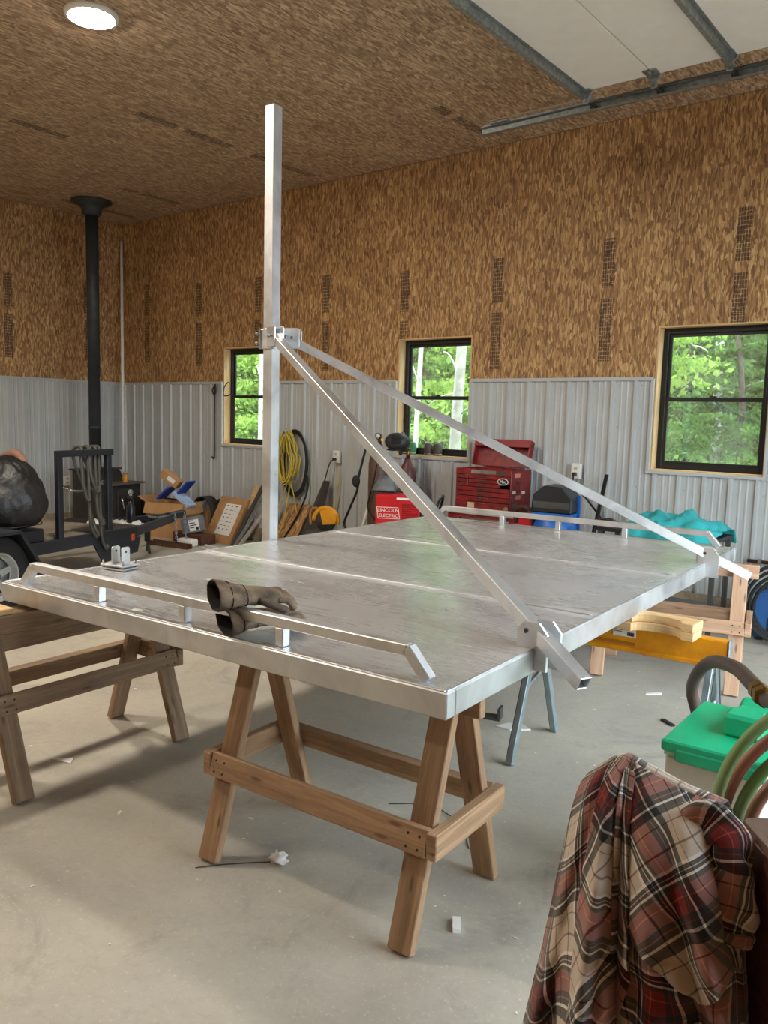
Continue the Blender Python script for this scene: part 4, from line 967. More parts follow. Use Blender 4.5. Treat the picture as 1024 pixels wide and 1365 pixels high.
j = empty('amber_jar', (-9.86, 6.66, .723), 0, 'small amber jar standing on the stove top', 'jar'); MB().lathe([(.036, 0), (.04, .01), (.04, .09), (.03, .12)], n=16).build('glass_jar', AMB, j); MB().lathe([(.034, .12), (.034, .14)], n=16).build('lid', GALV, j)
pl = empty('white_pole', (-10.82, 7.28, 0), 0, 'long white pole leaning in the left wall corner', 'pole'); MB().tube([(0, 0, .02), (-.385, .26, 4.30)], .022, 10).build('tube', WHITE, pl); MB().lathe([(.026, 0), (.026, .06)], n=10).build('end_cap', WHITE, pl)
def outlet(x, y, z, normal, label, plug=False):
    n = V(normal); e = empty('wall_outlet', (x, y, z), 0, label, 'outlet'); sx = Z3.cross(n)
    MB().frame_box(n*.022, (sx, Z3, n), (.05, .075, .022)).build('box', WHITE, e, bevel=.006)
    for dz in (-.03, .03): MB().frame_box(n*.046+Z3*dz, (sx, Z3, n), (.02, .016, .003)).build('socket', mat('socket grey', 'b9b6ae', .5), e, bevel=.003)
    if plug:
        MB().frame_box(n*.07-Z3*.03, (sx, Z3, n), (.016, .018, .025)).build('plug', BLK, e, bevel=.005)
    return e
outlet(XL+.022, 6.57, .66, (1, 0, 0), 'white outlet box on the left wall beside the stove')
outlet(-6.72, YB-.022, 1.22, (0, -1, 0), 'white outlet with black plug on the wall right of the yellow cord', True)
outlet(-3.53, YB-.022, 1.235, (0, -1, 0), 'white outlet with black plug on the wall above the blue compressor', True)
def cord(name, pts, r, mt, label, cat='cord', n=7):
    p0 = V(pts[0]); m = MB().tube(smoothpath([V(p)-p0 for p in pts], n), r, 7); o = m.build(name, mt); o.location = p0; return tag(o, label, cat)
cord('hanging_cable', [(-9.03, 7.55, 2.10), (-9.06, 7.54, 2.03), (-9.02, 7.54, 1.97), (-8.99, 7.54, 2.04), (-9.02, 7.55, 2.10), (-9.03, 7.55, 1.7), (-9.03, 7.55, 1.13), (-9.08, 7.545, 1.10)], .011, BLK, 'black cable hanging straight down the siding left of the left window', 'cable')
cord('cable_stub', [(-8.79, 7.594, 2.15), (-8.83, 7.56, 2.08), (-8.80, 7.52, 1.97), (-8.74, 7.54, 1.96), (-8.70, 7.594, 2.0)], .008, BLK, 'short curled black cable end beside the left window', 'cable')
cord('outlet_cord', [(-6.72, 7.49, 1.18), (-6.76, 7.46, 1.12), (-6.80, 7.38, .8), (-6.78, 7.18, .4), (-6.6, 7.05, .02)], .008, BLK, 'black cord hanging from the outlet right of the yellow cord')
cord('wire_pair', [(-6.66, 7.55, 1.1), (-6.68, 7.54, .8), (-6.72, 7.50, .4), (-6.6, 7.35, .02)], .007, CORD, 'thin pale wire hanging below the outlet right of the yellow cord')
cord('compressor_cord', [(-3.53, 7.49, 1.20), (-3.50, 7.45, 1.10), (-3.32, 7.42, .95), (-3.14, 7.40, .72), (-3.20, 7.3, .5), (-3.4, 7.1, .3)], .010, BLK, 'black cord running down from the outlet above the compressor')
bp = empty('black_pole', (-3.20, 7.02, 0), 0, 'black upright pole leaning beside the blue compressor', 'pole'); MB().tube([(0, 0, .02), (.02, .46, 1.22)], .02, 10).build('tube', BLK, bp); MB().lathe([(.03, 0), (.03, .03)], n=10).build('foot', RUB, bp)

# ================================================================== BOXES AND SCRAP BELOW THE LEFT WINDOW
def open_box(name, loc, rz, w, d, h, mt, label, cat, flaps=(), t=.006):
    e = empty(name, loc, rz, label, cat); m = MB()
    m.box(-w/2, w/2, -d/2, d/2, 0, t).box(-w/2, -w/2+t, -d/2, d/2, t, h).box(w/2-t, w/2, -d/2, d/2, t, h).box(-w/2+t, w/2-t, -d/2, -d/2+t, t, h).box(-w/2+t, w/2-t, d/2-t, d/2, t, h); m.build('body', mt, e)
    for sd, ang, L in flaps:
        p = {'l': V((-w/2, 0, h)), 'r': V((w/2, 0, h)), 'f': V((0, -d/2, h)), 'b': V((0, d/2, h))}[sd]; o = {'l': -X3, 'r': X3, 'f': -Y3, 'b': Y3}[sd]; al = Y3 if sd in 'lr' else X3; wl = d if sd in 'lr' else w
        dr = o*math.cos(ang)+Z3*math.sin(ang); m = MB().frame_box(p+dr*L/2, (al, dr, al.cross(dr)), (wl/2, L/2, t/2)); m.build('flap', mt, e)
    return e
open_box('black_bin', (-9.84, 7.20, 0), .0, .30, .42, .46, BLK, 'black open plastic bin left of the cardboard box', 'bin')
cbx = open_box('cardboard_box', (-9.26, 7.02, 0), .30, .62, .42, .48, CARD, 'open cardboard box with blue packaging sticking out of it', 'box', (('f', -1.2, .16), ('l', .5, .15), ('r', -1.3, .15)))
bb = empty('blue_carton', (-9.20, 7.0, .505), .3, 'torn blue carton standing in the cardboard box', 'carton')
MB().frame_box((-.14, 0, .10), (V((.76, 0, .65)), Y3, V((-.65, 0, .76))), (.13, .10, .012)).build('left_panel', NAVY, bb)
MB().frame_box((.16, 0, .17), (V((.70, 0, .71)), Y3, V((-.71, 0, .70))), (.15, .10, .012)).build('right_panel', NAVY, bb)
MB().frame_box((.18, -.04, .03), (V((.8, 0, -.6)), Y3, V((.6, 0, .8))), (.15, .10, .02)).build('white_panel', mat('pale blue card', 'a9bde0', .6), bb)
m = MB().frame_box((0, 0, 0), (X3, Y3, Z3), (.15, .07, .06)); o = m.build('small_carton', CARD, bevel=.004); o.location = (-9.32, 7.03, .80); o.rotation_euler = (.1, .62, .5); tag(o, 'small tan carton tilted on top of the blue carton', 'carton')
MB_ = MB().frame_box((.03, -.071, .01), (X3, Z3, Y3), (.06, .03, .0008)); o2 = MB_.build('carton_label', PAPER, o)
for k, (x, y, rz, lab) in enumerate(((-9.02, 7.46, .0, 'dark curled mat standing behind the grey box, left of two'), (-8.60, 7.46, -.0, 'dark curled mat standing beside the leaning cardboard, right of two'))):
    m = MB(); P = []
    for i in range(15):
        a = -.5+2.9*i/14; R = .20; P.append([(R*math.cos(a)-.08, y_, max(.02, .30+R*1.15*math.sin(a))) for y_ in (-.08, .08)])
    m.grid(P); o = m.build('rubber_mat', mat('dark mat', '3a3836', .8), solid=.018); o.location = (x, y, 0); o.rotation_euler = (0, 0, rz); tag(o, lab, 'mat')
    MB().frame_box((-.08, 0, .17), (X3, Y3, Z3), (.12, .07, .17)).build('core', CARD, o)
gb = empty('grey_box', (-8.62, 6.85, .24), .5, 'small grey box with printed white label in front of the curled mats', 'box'); gb.rotation_euler = (0, -.2, .5)
MB().box(-.13, .13, -.09, .09, -.10, .10).build('body', mat('blue grey carton', '7d8590', .6), gb, bevel=.004); lbq = MB().box(-.02, .12, -.0912, -.09, -.08, .07).build('box_label', PAPER, gb)
m = MB(); [m.box(-.01, .05+.02*(k % 3), -.0922, -.0912, .05-.03*k, .062-.03*k) for k in range(4)]; m.box(.07, .11, -.0922, -.0912, -.07, -.03); m.build('label_print', BLK, lbq)
o = MB().box(-.30, .30, -.12, .12, 0, .13).build('parts_crate', STEELR, bevel=.004); o.location = (-8.62, 6.86, 0); tag(o, 'low brown crate under the small grey box', 'crate')
o = MB().box(-.13, .13, -.07, .07, 0, .10).build('white_block', WHITE, bevel=.02); o.location = (-8.42, 6.60, 0.0); o.rotation_euler = (0, 0, .2); tag(o, 'white block on the floor behind the brown steel channel', 'block')
m = MB(); m.prism([(-.05, 0), (.05, 0), (.05, .06), (.042, .06), (.042, .01), (-.042, .01), (-.042, .06), (-.05, .06)], (-.34, 0, 0), Y3, Z3, X3, .68); o = m.build('steel_channel', STEELR); o.location = (-8.55, 6.42, 0); o.rotation_euler = (0, 0, .15); tag(o, 'brown rusty steel channel lying on the floor', 'steel channel')
# leaning flat cardboard with printed sheet
def lean(name, b0, b1, h, mt, label, cat, t=.012, dy=.28, skew=.0):
    """flat board with bottom edge b0-b1 leaning back by dy"""
    b0, b1 = V(b0), V(b1); ex = (b1-b0); w = ex.length; ex.normalize(); bk = V((-ex.y, ex.x, 0)); up = (bk*dy+Z3*h+ex*skew).normalized(); L = math.sqrt(dy*dy+h*h)
    nz = ex.cross(up).normalized(); o = MB().prism([(0, 0), (w, 0), (w, L), (0, L)], (0, 0, 0), ex, up, nz, t if nz.y > 0 else -t).build(name, mt)
    o.location = b0+V((0, 0, .004)); tag(o, label, cat); return o, ex, up, (nz if nz.y < 0 else -nz), w, L
o, ex, up, nz, w, L = lean('flat_cardboard', (-8.72, 7.10, 0), (-8.12, 7.04, 0), .62, CARD, 'flat cardboard carton with printed white sheet leaning on the wall', 'cardboard', .04, .20, .16)
sh_ = MB().prism([(w*.30, L*.18), (w*.86, L*.18), (w*.86, L*.86), (w*.30, L*.86)], nz*.0008, ex, up, nz, .0012).build('printed_sheet', PAPER, o)
m = MB()
for k in range(7):
    y = L*(.80-.085*k)
    for q in range(3):
        x = w*(.36+.16*q); ll = w*(.05+.06*((k*q+k) % 3)/2)
        m.prism([(x, y), (x+ll, y), (x+ll, y+.008+.008*(k % 3 == 0)), (x, y+.008+.008*(k % 3 == 0))], nz*.0021, ex, up, nz, .0006)
m.build('sheet_print', DGRY, sh_)
o, *_ = lean('wood_stick', (-8.32, 7.30, 0), (-8.24, 7.30, 0), .78, WNEW, 'tan wood stick standing behind the leaning cardboard', 'stick', .02, .20, .2)
for k, (x, y, h, mt, lab) in enumerate(((-7.93, 6.92, .98, DGRY, 'dark grey steel bar leaning left of the post'), (-7.86, 6.90, .85, GALV, 'galvanized bar leaning left of the post'), (-7.78, 6.88, .66, ALU, 'bright aluminium bar leaning left of the post, shortest one'))):
    p0 = V((x, y, .0)); m = MB(); m.bar((0, 0, .015), (.20, .48, h), .055, .02, (0, -1, .5)); o = m.build('metal_bar', mt); o.location = p0; tag(o, lab, 'metal bar')
for k, (p, q, lab) in enumerate((((-8.16, 6.62, .012), (-7.6, 6.46, .012), 'white strip lying on the floor in front of the leaning cardboard'), ((-8.28, 6.78, .012), (-7.7, 6.70, .012), 'second white strip lying on the floor close to the leaning cardboard'))):
    p, q = V(p), V(q); o = MB().bar((0, 0, 0), q-p, .03, .02).build('trim_strip', WHITE); o.location = p; tag(o, lab, 'strip')
ld = MB().frame_box((0, 0, .02), (X3, Y3, Z3), (.35, .08, .02)); o = ld.build('scrap_plate', STEELR); o.location = (-10.35, 7.28, 0); tag(o, 'rusty scrap plate on the floor under the white pole', 'scrap')
# coil of yellow cord with black hose on the wall
yc = empty('cord_coil', (-7.47, 7.485, 1.12), 0, 'yellow extension cord coil hanging on the siding right of the post', 'cord')
for k in range(13):
    rw, rh = .07+.010*k+.01*random.random(), .27+.015*(k % 5)+.02*random.random(); c0 = V((.01*math.sin(k*2), -.025+.05*math.cos(k*1.7)-.02, .06-.012*(k % 4)))
    MB().tube([c0+V((rw*math.sin(a)*(1 if math.cos(a) < .3 else .75), .012*math.sin(a*3+k), rh*math.cos(a))) for a in [2*PI*i/30 for i in range(30)]], .0085, 6, closed=True).build('loop', CORD, yc)
MB().tube(smoothpath([(.0, -.02, -.22), (-.06, -.10, -.55), (-.12, -.32, -.95), (-.06, -.40, -1.08), (.05, -.40, -1.08), (.10, -.22, -.8), (.04, -.05, -.4), (.02, -.02, -.2)], 6), .0085, 6).build('tail', CORD, yc)
MB().tube(smoothpath([(.03, -.02, -.22), (.12, -.03, -.45), (.22, -.04, -.75), (.34, -.03, -.82)], 6), .0085, 6).build('tail', CORD, yc)
MB().lathe([(.022, -.03), (.022, .03)], (.14, -.07, -.2), X3, 10).build('connector', GREYP, yc)
MB().bar((0, .10, .36), (0, -.12, .38), .02, .02).build('hook', GALV, yc)
bhh = empty('hose_coil', (-7.44, 7.545, 1.10), 0, 'black hose coil hanging around the yellow cord coil', 'hose')
for k in range(4):
    rw, rh = .195+.012*k, .385+.014*k
    MB().tube([V((.02+rw*math.sin(a), -.01-.004*k+.006*math.sin(a*2+k), rh*math.cos(a))) for a in [2*PI*i/36 for i in range(36)]], .012, 7, closed=True).build('loop', RUB, bhh)
MB().tube(smoothpath([(.22, -.02, -.05), (.27, -.03, -.3), (.22, -.14, -.62), (.12, -.42, -1.07)], 6), .012, 7).build('tail', RUB, bhh)
up_ = V((0, .40, .58)).normalized(); o = MB().box(0, .40, 0, .70, -.012, 0).build('osb_scrap', OSB); o.matrix_world = basis((-7.50, 7.12, .008), X3, up_, X3.cross(up_))
tag(o, 'OSB offcut leaning on the wall under the yellow cord', 'board')
p0 = V((-7.05, 7.15, 0)); o = MB().prism([(0, 0), (.34, 0), (.27, .98), (.17, .98)], (0, 0, 0), X3, V((0, .36, .93)), V((0, -.93, .36)), .01).build('steel_plate', mat('dark plate', '45443f', .55, .3)); o.location = p0; tag(o, 'dark tapered steel plate leaning on the siding left of the outlet', 'steel plate')
# chop saw with yellow guard on a low stand
sw = empty('work_stand', (-6.24, 6.85, 0), .2, 'low wooden stand under the yellow chop saw', 'stand'); MB().box(-.22, .22, -.16, .16, .32, .36).build('top', WOLD, sw)
for x in (-.19, .19):
    for y in (-.13, .13): MB().bar((x, y, 0), (x, y, .32), .04, .04).build('leg', WOLD, sw)
cs = empty('chop_saw', (-6.24, 6.85, .361), .2, 'chop saw with yellow orange guard and handle, in front of the outlet', 'saw')
MB().box(-.2, .2, -.13, .13, 0, .05).build('base', DGRY, cs, bevel=.006)
MB().lathe([(.0, -.012), (.13, -.012), (.13, .012), (0, .012)], (0, 0, .17), Y3, 24).build('blade', DGRY, cs)
MB().tube([(.16*math.cos(a), 0, .16+.15*math.sin(a)) for a in [-.15+PI*1.05*i/16 for i in range(17)]], .03, 8).build('guard', ORNG, cs)
MB().prism([(-.02, 0), (.15, .02), (.17, .12), (.05, .20), (-.06, .16)], (0, -.05, .12), X3, Z3, Y3, .03).build('guard_plate', ORNG, cs, bevel=.006)
MB().tube(smoothpath([(-.05, 0, .28), (-.16, 0, .30), (-.21, 0, .24), (-.2, 0, .10)], 5), .018, 8).build('handle', mat('brown grip', '9a6b3a', .6), cs)
MB().lathe([(.05, 0), (.055, .02), (.05, .14)], (.02, .03, .22), Y3, 14).build('motor', BLK, cs)
o = MB().tube([(0, 0, .02), (.10, .33, 1.08)], .022, 10); o = o.build('white_pipe', WHITE); o.location = (-6.13, 7.2, 0); tag(o, 'white pipe leaning on the siding left of the gas cylinder', 'pipe')

# ================================================================== GAS CYLINDERS, HELMET, RED WELDER
def cylinder(x, y, r, h, mt, label, gauges):
    e = empty('gas_cylinder', (x, y, 0), 0, label, 'gas cylinder'); MB().lathe([(r*.96, 0), (r, .02), (r, h-.16), (r*.86, h-.07), (r*.5, h), (.035, h+.03), (.035, h+.06)], n=24).build('body', mt, e)
    MB().lathe([(.022, h+.06), (.022, h+.14), (.012, h+.15)], n=10).lathe([(.03, 0), (.03, .02)], (0, 0, h+.15), n=8).build('valve', BRASS, e)
    if gauges:
        v = MB().lathe([(.018, 0), (.018, .12)], (0, 0, h+.11), (.8, -.6, 0), 10).build('regulator', BRASS, e)
        for dx, dz in ((-.09, .13), (.03, .15)):
            p = V((dx, -.06, h+dz)); MB().lathe([(.035, 0), (.035, .028)], p, (.3, -.95, 0), 16).build('gauge', BLK, v); MB().lathe([(.029, .0285), (.0, .029)], p, (.3, -.95, 0), 16).build('gauge_dial', WHITE, v)
    return e
cylinder(-5.70, 7.12, .118, 1.36, BRN, 'tall brown gas cylinder with two gauges beside the middle window', True)
cylinder(-5.40, 7.25, .10, 1.22, mat('maroon paint', '5c2f2f', .5), 'shorter maroon gas cylinder behind the red welder', False)
wh_ = empty('welding_helmet', (-5.47, 7.14, 1.455), .5, 'dark welding helmet hung on the cylinder top left of the window', 'helmet')
def hel(d): return 1-.18*max(0, -d.z)*(d.y > 0)+.12*max(0, -d.y)*max(0, -d.z)
MB().blob((0, 0, 0), (.14, .105, .10), 24, 16, hel).build('shell', mat('helmet grey', '2e2f31', .5), wh_)
MB().frame_box((0, -.105, .02), (X3, Z3, Y3), (.055, .04, .008)).build('lens', BLK, wh_, bevel=.003)
MB().tube([(.11*math.cos(a), .02+.10*math.sin(a), -.09) for a in [2*PI*k/20 for k in range(20)]], .01, 6, closed=True).build('headband', RUB, wh_)
MB().tube(smoothpath([(.05, .1, .1), (.03, .13, -.02), (.02, .13, -.15)], 4), .02, 8).build('hanger', DGRY, wh_)
cord('torch_cable', [(-5.78, 6.98, 1.38), (-5.86, 6.96, 1.05), (-5.87, 6.95, .9), (-5.95, 6.93, .70), (-6.05, 6.95, .5), (-5.9, 6.9, .42), (-5.72, 6.95, .45)], .014, BLK, 'black torch cable hanging on the brown gas cylinder', 'cable')
o = MB().blob((0, 0, 0), (.05, .04, .07), 12, 8).build('cable_plug', RUB); o.location = (-5.88, 6.94, 1.0); tag(o, 'black cable connector hanging left of the brown cylinder', 'connector')
cord('cylinder_hose', [(-5.62, 6.96, 1.44), (-5.60, 6.95, 1.2), (-5.66, 6.96, .95), (-5.72, 6.96, .72), (-5.5, 6.82, .62)], .009, BLK, 'thin black hose from the gauges to the red welder', 'hose')
ct = empty('welder_cart', (-5.10, 6.80, 0), math.radians(28), 'black steel welding cart under the red welder', 'cart')
MB().box(-.24, .30, -.24, .24, .16, .18).build('lower_shelf', BLK, ct); MB().box(-.24, .30, -.24, .24, .52, .54).build('upper_shelf', BLK, ct)
for x in (-.23, .29):
    for y in (-.22, .22): MB().bar((x, y, .1), (x, y, .54), .03, .03).build('upright', BLK, ct)
for x in (-.22, .28):
    for y in (-.25, .25): MB().lathe([(.0, -.02), (.10, -.02), (.10, .02), (0, .02)], (x, y, .10), Y3, 18).build('wheel', RUB, ct)
MB().tube(smoothpath([(.29, -.22, .54), (.38, -.22, .85), (.40, 0, .92), (.38, .22, .85), (.29, .22, .54)], 5), .014, 8).build('cart_handle', BLK, ct)
wd_ = empty('red_welder', (-5.13, 6.78, .541), math.radians(28), 'bright red welder with white lettering on the cart, beside the brown cylinder', 'welder')
MB().box(-.23, .23, -.19, .19, .015, .385).build('case', LRED, wd_, bevel=.012)
MB().box(.05, .21, -.192, -.19, .06, .30).build('louver_panel', mat('dark red', '8c1018', .45), wd_)
m = MB(); [m.box(.06, .20, -.197, -.192, .075+.022*k, .085+.022*k) for k in range(10)]; m.build('louver', LRED, wd_)
q = MB().prism([(-.16, -.06), (.07, -.06), (.05, .06), (-.18, .06)], (-.04, -.1905, .20), X3, Z3, -Y3, .0015).build('logo_plate', WHITE, wd_)
q2 = MB().prism([(-.155, -.055), (.063, -.055), (.045, .055), (-.173, .055)], (-.04, -.1918, .20), X3, Z3, -Y3, .001).build('logo_field', LRED, q)
Mt = lambda x, y, z: basis((x, y, z), X3, Z3, -Y3)
text('logo_text', 'LINCOLN', .052, q, Mt(-.095, -.1935, .226), WHITE); text('logo_text', 'ELECTRIC', .046, q, Mt(-.09, -.1935, .172), WHITE)
MB().box(-.01, .20, -.1925, -.19, .34, .362).build('stripe', WHITE, wd_); MB().box(-.20, -.11, -.1925, -.19, .035, .06).build('model_tag', WHITE, wd_)
for x in (-.18, .18): MB().box(x-.03, x+.03, -.18, .18, 0, .016).build('foot', RUB, wd_)
MB().box(.23, .24, -.15, .15, .06, .34).build('side_grille', BLK, wd_)
vz = empty('face_shield', (-5.30, 6.72, .93), .4, 'grey face shield lying on top of the red welder', 'face shield')
P = [[(.14*math.sin(a)*(1-.15*k), -.10*math.cos(a)+.04*k, .012+.05*k+.015*math.cos(a)) for a in [-1.3+2.6*i/12 for i in range(13)]] for k in range(4)]; MB().grid(P).build('visor', GREYP, vz, solid=.004)
MB().tube([(.12*math.cos(a), .02+.10*math.sin(a), .02) for a in [2*PI*k/24 for k in range(24)]], .014, 7, closed=True).build('headband', BLK, vz)
MB().tube(smoothpath([(.08, .02, .03), (.20, .0, .02), (.30, .05, .02)], 4), .014, 7).build('grip', BLK, vz)
for k, (x, mt, lab) in enumerate(((-5.735, DGRY, 'dark domed can at left end of the middle window sill'), (-5.645, GREEN, 'green domed can on the middle window sill'), (-5.41, mat('brown can', '4a3f38', .5), 'left brown domed can near the middle of the window sill'), (-5.285, mat('brown can', '4a3f38', .5), 'right brown domed can near the middle of the window sill'))):
    e = empty('can', (x, YB+.055, WZ0+.0145), 0, lab, 'can', 'cans on the middle window sill'); MB().lathe([(.05, 0), (.052, .01), (.052, .10), (.044, .128), (.02, .145), (0, .148)], n=18).build('body', mt, e); MB().lathe([(.053, .012), (.053, .02)], n=18).build('rim', GALV, e)

# ================================================================== RED TOOL CHEST
tcab = empty('tool_cabinet', (-4.26, 7.27, 0), 0, 'red lower tool cabinet against the siding, under the open tool chest', 'tool cabinet')
MB().box(-.44, .44, -.24, .24, .10, .76).build('case', RED, tcab, bevel=.006); MB().box(-.46, .46, -.26, .25, .76, .79).build('top', mat('pale worktop', 'b9b4ae', .6), tcab, bevel=.004)
for k in range(4):
    dq = MB().box(-.42, .42, -.252, -.24, .13+.155*k, .27+.155*k).build('drawer', RED, tcab, bevel=.003); MB().box(-.3, .3, -.262, -.252, .245+.155*k, .26+.155*k).build('drawer_handle', CHR, dq)
for x in (-.38, .38):
    for y in (-.18, .18): MB().lathe([(.0, -.018), (.05, -.018), (.05, .018), (0, .018)], (x, y, .05), Y3, 16).bar((x, y, .05), (x, y, .105), .04, .03).build('caster', RUB, tcab)
tb = empty('tool_chest', (-4.32, 7.28, .791), 0, 'worn red tool chest with open lid and many drawers on the cabinet', 'tool chest')
Wt, Dt, Ht = .325, .20, .43
m = MB(); m.box(-Wt, Wt, -Dt, Dt, 0, .012).box(-Wt, -Wt+.012, -Dt, Dt, .012, Ht).box(Wt-.012, Wt, -Dt, Dt, .012, Ht).box(-Wt, Wt, Dt-.012, Dt, .012, Ht).box(-Wt+.012, Wt-.012, -Dt+.02, Dt-.012, .35, .362); m.build('case', RED, tb, bevel=.004)
for k, (z0, z1) in enumerate(((.33, .365), (.29, .325), (.25, .285))):
    q = MB().box(-Wt+.016, -Wt+.15, -Dt-.004, -Dt+.02, z0, z1).build('drawer', RED, tb, bevel=.003); MB().box(-Wt+.05, -Wt+.12, -Dt-.014, -Dt-.004, z1-.012, z1-.004).build('drawer_pull', DGRY, q)
    q = MB().box(-Wt+.155, Wt-.016 if k < 2 else Wt-.13, -Dt-.004, -Dt+.02, z0, z1).build('drawer', RED, tb, bevel=.003); MB().box(-.06, .05, -Dt-.014, -Dt-.004, z1-.012, z1-.004).build('drawer_pull', DGRY, q)
for k, (z0, z1) in enumerate(((.205, .245), (.155, .20), (.10, .15), (.02, .095))):
    q = MB().box(-Wt+.016, Wt-.016, -Dt-.004, -Dt+.02, z0, z1).build('drawer', RED, tb, bevel=.003); MB().box(-.06, .05, -Dt-.016, -Dt-.004, z1-.014, z1-.004).build('drawer_pull', CHR if k > 1 else DGRY, q)
q = MB().box(-Wt, Wt, -Dt-.003, -Dt+.014, .37, Ht).build('tray_front', RED, tb, bevel=.003)
for x0, x1, mt in ((-.14, -.02, mat('grey sticker', '8a8480', .6)), (-.01, .15, mat('tan sticker', '7d766c', .6)), (.16, .28, DGRY)): MB().box(x0, x1, -Dt-.0045, -Dt-.003, .385, .42).build('sticker', mt, q)
e0 = MB(); e0.prism([(.062*math.cos(a), .034*math.sin(a)) for a in [2*PI*k/28 for k in range(28)]], (.235, -Dt-.0045, .318), X3, Z3, -Y3, .002); ov = e0.build('emblem', WHITE, tb)
e1 = MB(); e1.prism([(.055*math.cos(a), .027*math.sin(a)) for a in [2*PI*k/28 for k in range(28)]], (.235, -Dt-.0062, .318), X3, Z3, -Y3, .001); e1.build('emblem_field', BLK, ov)
text('emblem_text', 'Mac', .042, ov, Mt(.235, -Dt-.0082, .318), WHITE)
MB().box(-.17, -.09, -Dt-.0052, -Dt-.004, .03, .085).build('sticker', mat('cream sticker', 'c8b59a', .6), tb)
MB().lathe([(.025, 0), (.025, .002)], (.28, -Dt-.004, .045), -Y3, 14).build('sticker', mat('grey sticker', '8a8480', .6), tb)
for y0, y1, z0, z1, mt in ((-.13, -.02, .36, .40, mat('pink sticker', 'd08a80', .6)), (-.17, -.10, .20, .23, WHITE), (-.10, .0, .14, .18, mat('pink sticker', 'd08a80', .6)), (.02, .09, .19, .22, WHITE), (-.15, -.06, .05, .10, mat('tan sticker', '7d766c', .6))): MB().box(Wt, Wt+.0012, y0, y1, z0, z1).build('sticker', mt, tb)
MB().tube(smoothpath([(Wt+.004, -.08, .31), (Wt+.03, -.08, .30), (Wt+.03, -.08, .23), (Wt+.004, -.08, .22)], 4), .008, 6).build('side_handle', RED, tb)
lp = MB(); dr = V((0, .28, .96)).normalized(); nn = V((0, -.96, .28)); o_ = V((0, Dt-.03, Ht+.015))
lp.frame_box(o_+dr*.135, (X3, dr, nn), (Wt+.005, .135, .006)).frame_box(o_+dr*.268+nn*.04, (X3, dr, nn), (Wt+.005, .006, .045)).frame_box(o_+dr*.135+nn*.04-X3*Wt, (X3, dr, nn), (.006, .135, .045)).frame_box(o_+dr*.135+nn*.04+X3*Wt, (X3, dr, nn), (.006, .135, .045)); lp.build('lid', RED, tb, bevel=.003)
MB().frame_box(o_+dr*.23+nn*.09, (X3, dr, nn), (Wt, .035, .004)).build('lid_lip', mat('dark red', '8c1018', .45), tb)
rb_ = empty('red_case', (-3.72, 7.0, .35), 0, 'small red case with dark handle at right of the tool chest', 'case')
MB().box(-.10, .10, -.12, .12, 0, .48).build('body', LRED, rb_, bevel=.02); MB().tube(smoothpath([(-.09, -.12, .40), (-.085, -.15, .52), (0, -.16, .56), (.085, -.15, .52), (.09, -.12, .40)], 5), .022, 8).build('handle', mat('dark maroon', '4a2422', .5), rb_)
o = MB().box(-.14, .14, -.14, .14, 0, .348).build('support_block', DGRY, bevel=.005); o.location = (-3.69, 7.0, 0); tag(o, 'low dark block under the small red case', 'block')

# ================================================================== BLUE COMPRESSOR, BLACK TABLE WITH TEAL CLOTH, BLUE WELDER
cm = empty('air_compressor', (-3.40, 6.88, 0), .15, 'blue upright air compressor with black motor cover right of the tool chest', 'compressor')
MB().lathe([(.05, .13), (.15, .15), (.20, .22), (.20, .76), (.15, .85), (.05, .88)], n=28).build('tank', BLUE, cm)
for k in range(3): a = 2*PI*k/3+.5; MB().bar((.16*math.cos(a), .16*math.sin(a), .25), (.19*math.cos(a), .19*math.sin(a), 0), .03, .02).build('leg', BLUE, cm)
MB().box(-.19, .19, -.15, .15, .85, .885).build('platform', BLUE, cm, bevel=.004)
m = MB(); m.prism([(-.19, 0), (.19, 0), (.19, .14), (.10, .24), (-.08, .25), (-.18, .16)], (0, .15, .886), X3, Z3, -Y3, .30); m.build('motor_cover', mat('black shroud', '1d1f22', .45), cm, bevel=.012)
MB().box(-.17, .17, -.152, -.15, .93, .99).build('cover_band', DGRY, cm)
MB().box(-.06, .08, -.203, -.198, .70, .76).build('label_plate', WHITE, cm); MB().box(-.06, .08, -.2045, -.203, .70, .722).build('label_band', YEL, cm)
MB().bar((.20, .05, .5), (.20, .05, 1.05), .025, .025).build('handle_post', BLUE, cm)
tbl = empty('steel_table', (-2.36, 6.80, 0), 0, 'black steel table with slatted right end under the teal cloth', 'table')
MB().box(-.52, .50, -.22, .22, .80, .83).build('top', BLK, tbl, bevel=.004)
for x in (-.48, .47):
    for y in (-.19, .19): MB().bar((x, y, 0), (x, y, .80), .035, .035).build('leg', DGRY, tbl)
for k in range(7): MB().bar((.20+.045*k, -.225, .70), (.20+.045*k, -.225, .83), .012, .012).build('slat', DGRY, tbl)
MB().bar((.16, -.225, .70), (.50, -.225, .70), .012, .012).build('slat_rail', DGRY, tbl); MB().box(-.48, .47, -.18, .18, .22, .24).build('shelf', DGRY, tbl)
P = []
tc_ = empty('teal_cloth', (-2.22, 6.80, .83), 0, 'crumpled teal cloth heaped on the black table below the right window', 'cloth')
for i in range(41):
    row = []
    for j in range(25):
        x = -.40+.76*i/40; y = -.27+.54*j/24; e_ = max(0, 1-((x+.04)/.46)**2)*max(0, 1-(y/.27)**2)
        h = .145*e_**.8+.02*math.sin(x*19+y*11)*e_**.4+.016*math.sin(x*33-y*23+2*math.sin(y*14))*min(1, e_*3)+.010*math.sin(x*61+y*37+3*math.sin(x*20))*min(1, e_*4)+.012*math.sin(x*9+y*40)*e_**.5
        ed = max(0, abs(y)-.226)*2.2
        row.append((x+.015*math.sin(y*30), y+.012*math.sin(x*25), max(.008, h+.012)-ed*.9))
    P.append(row)
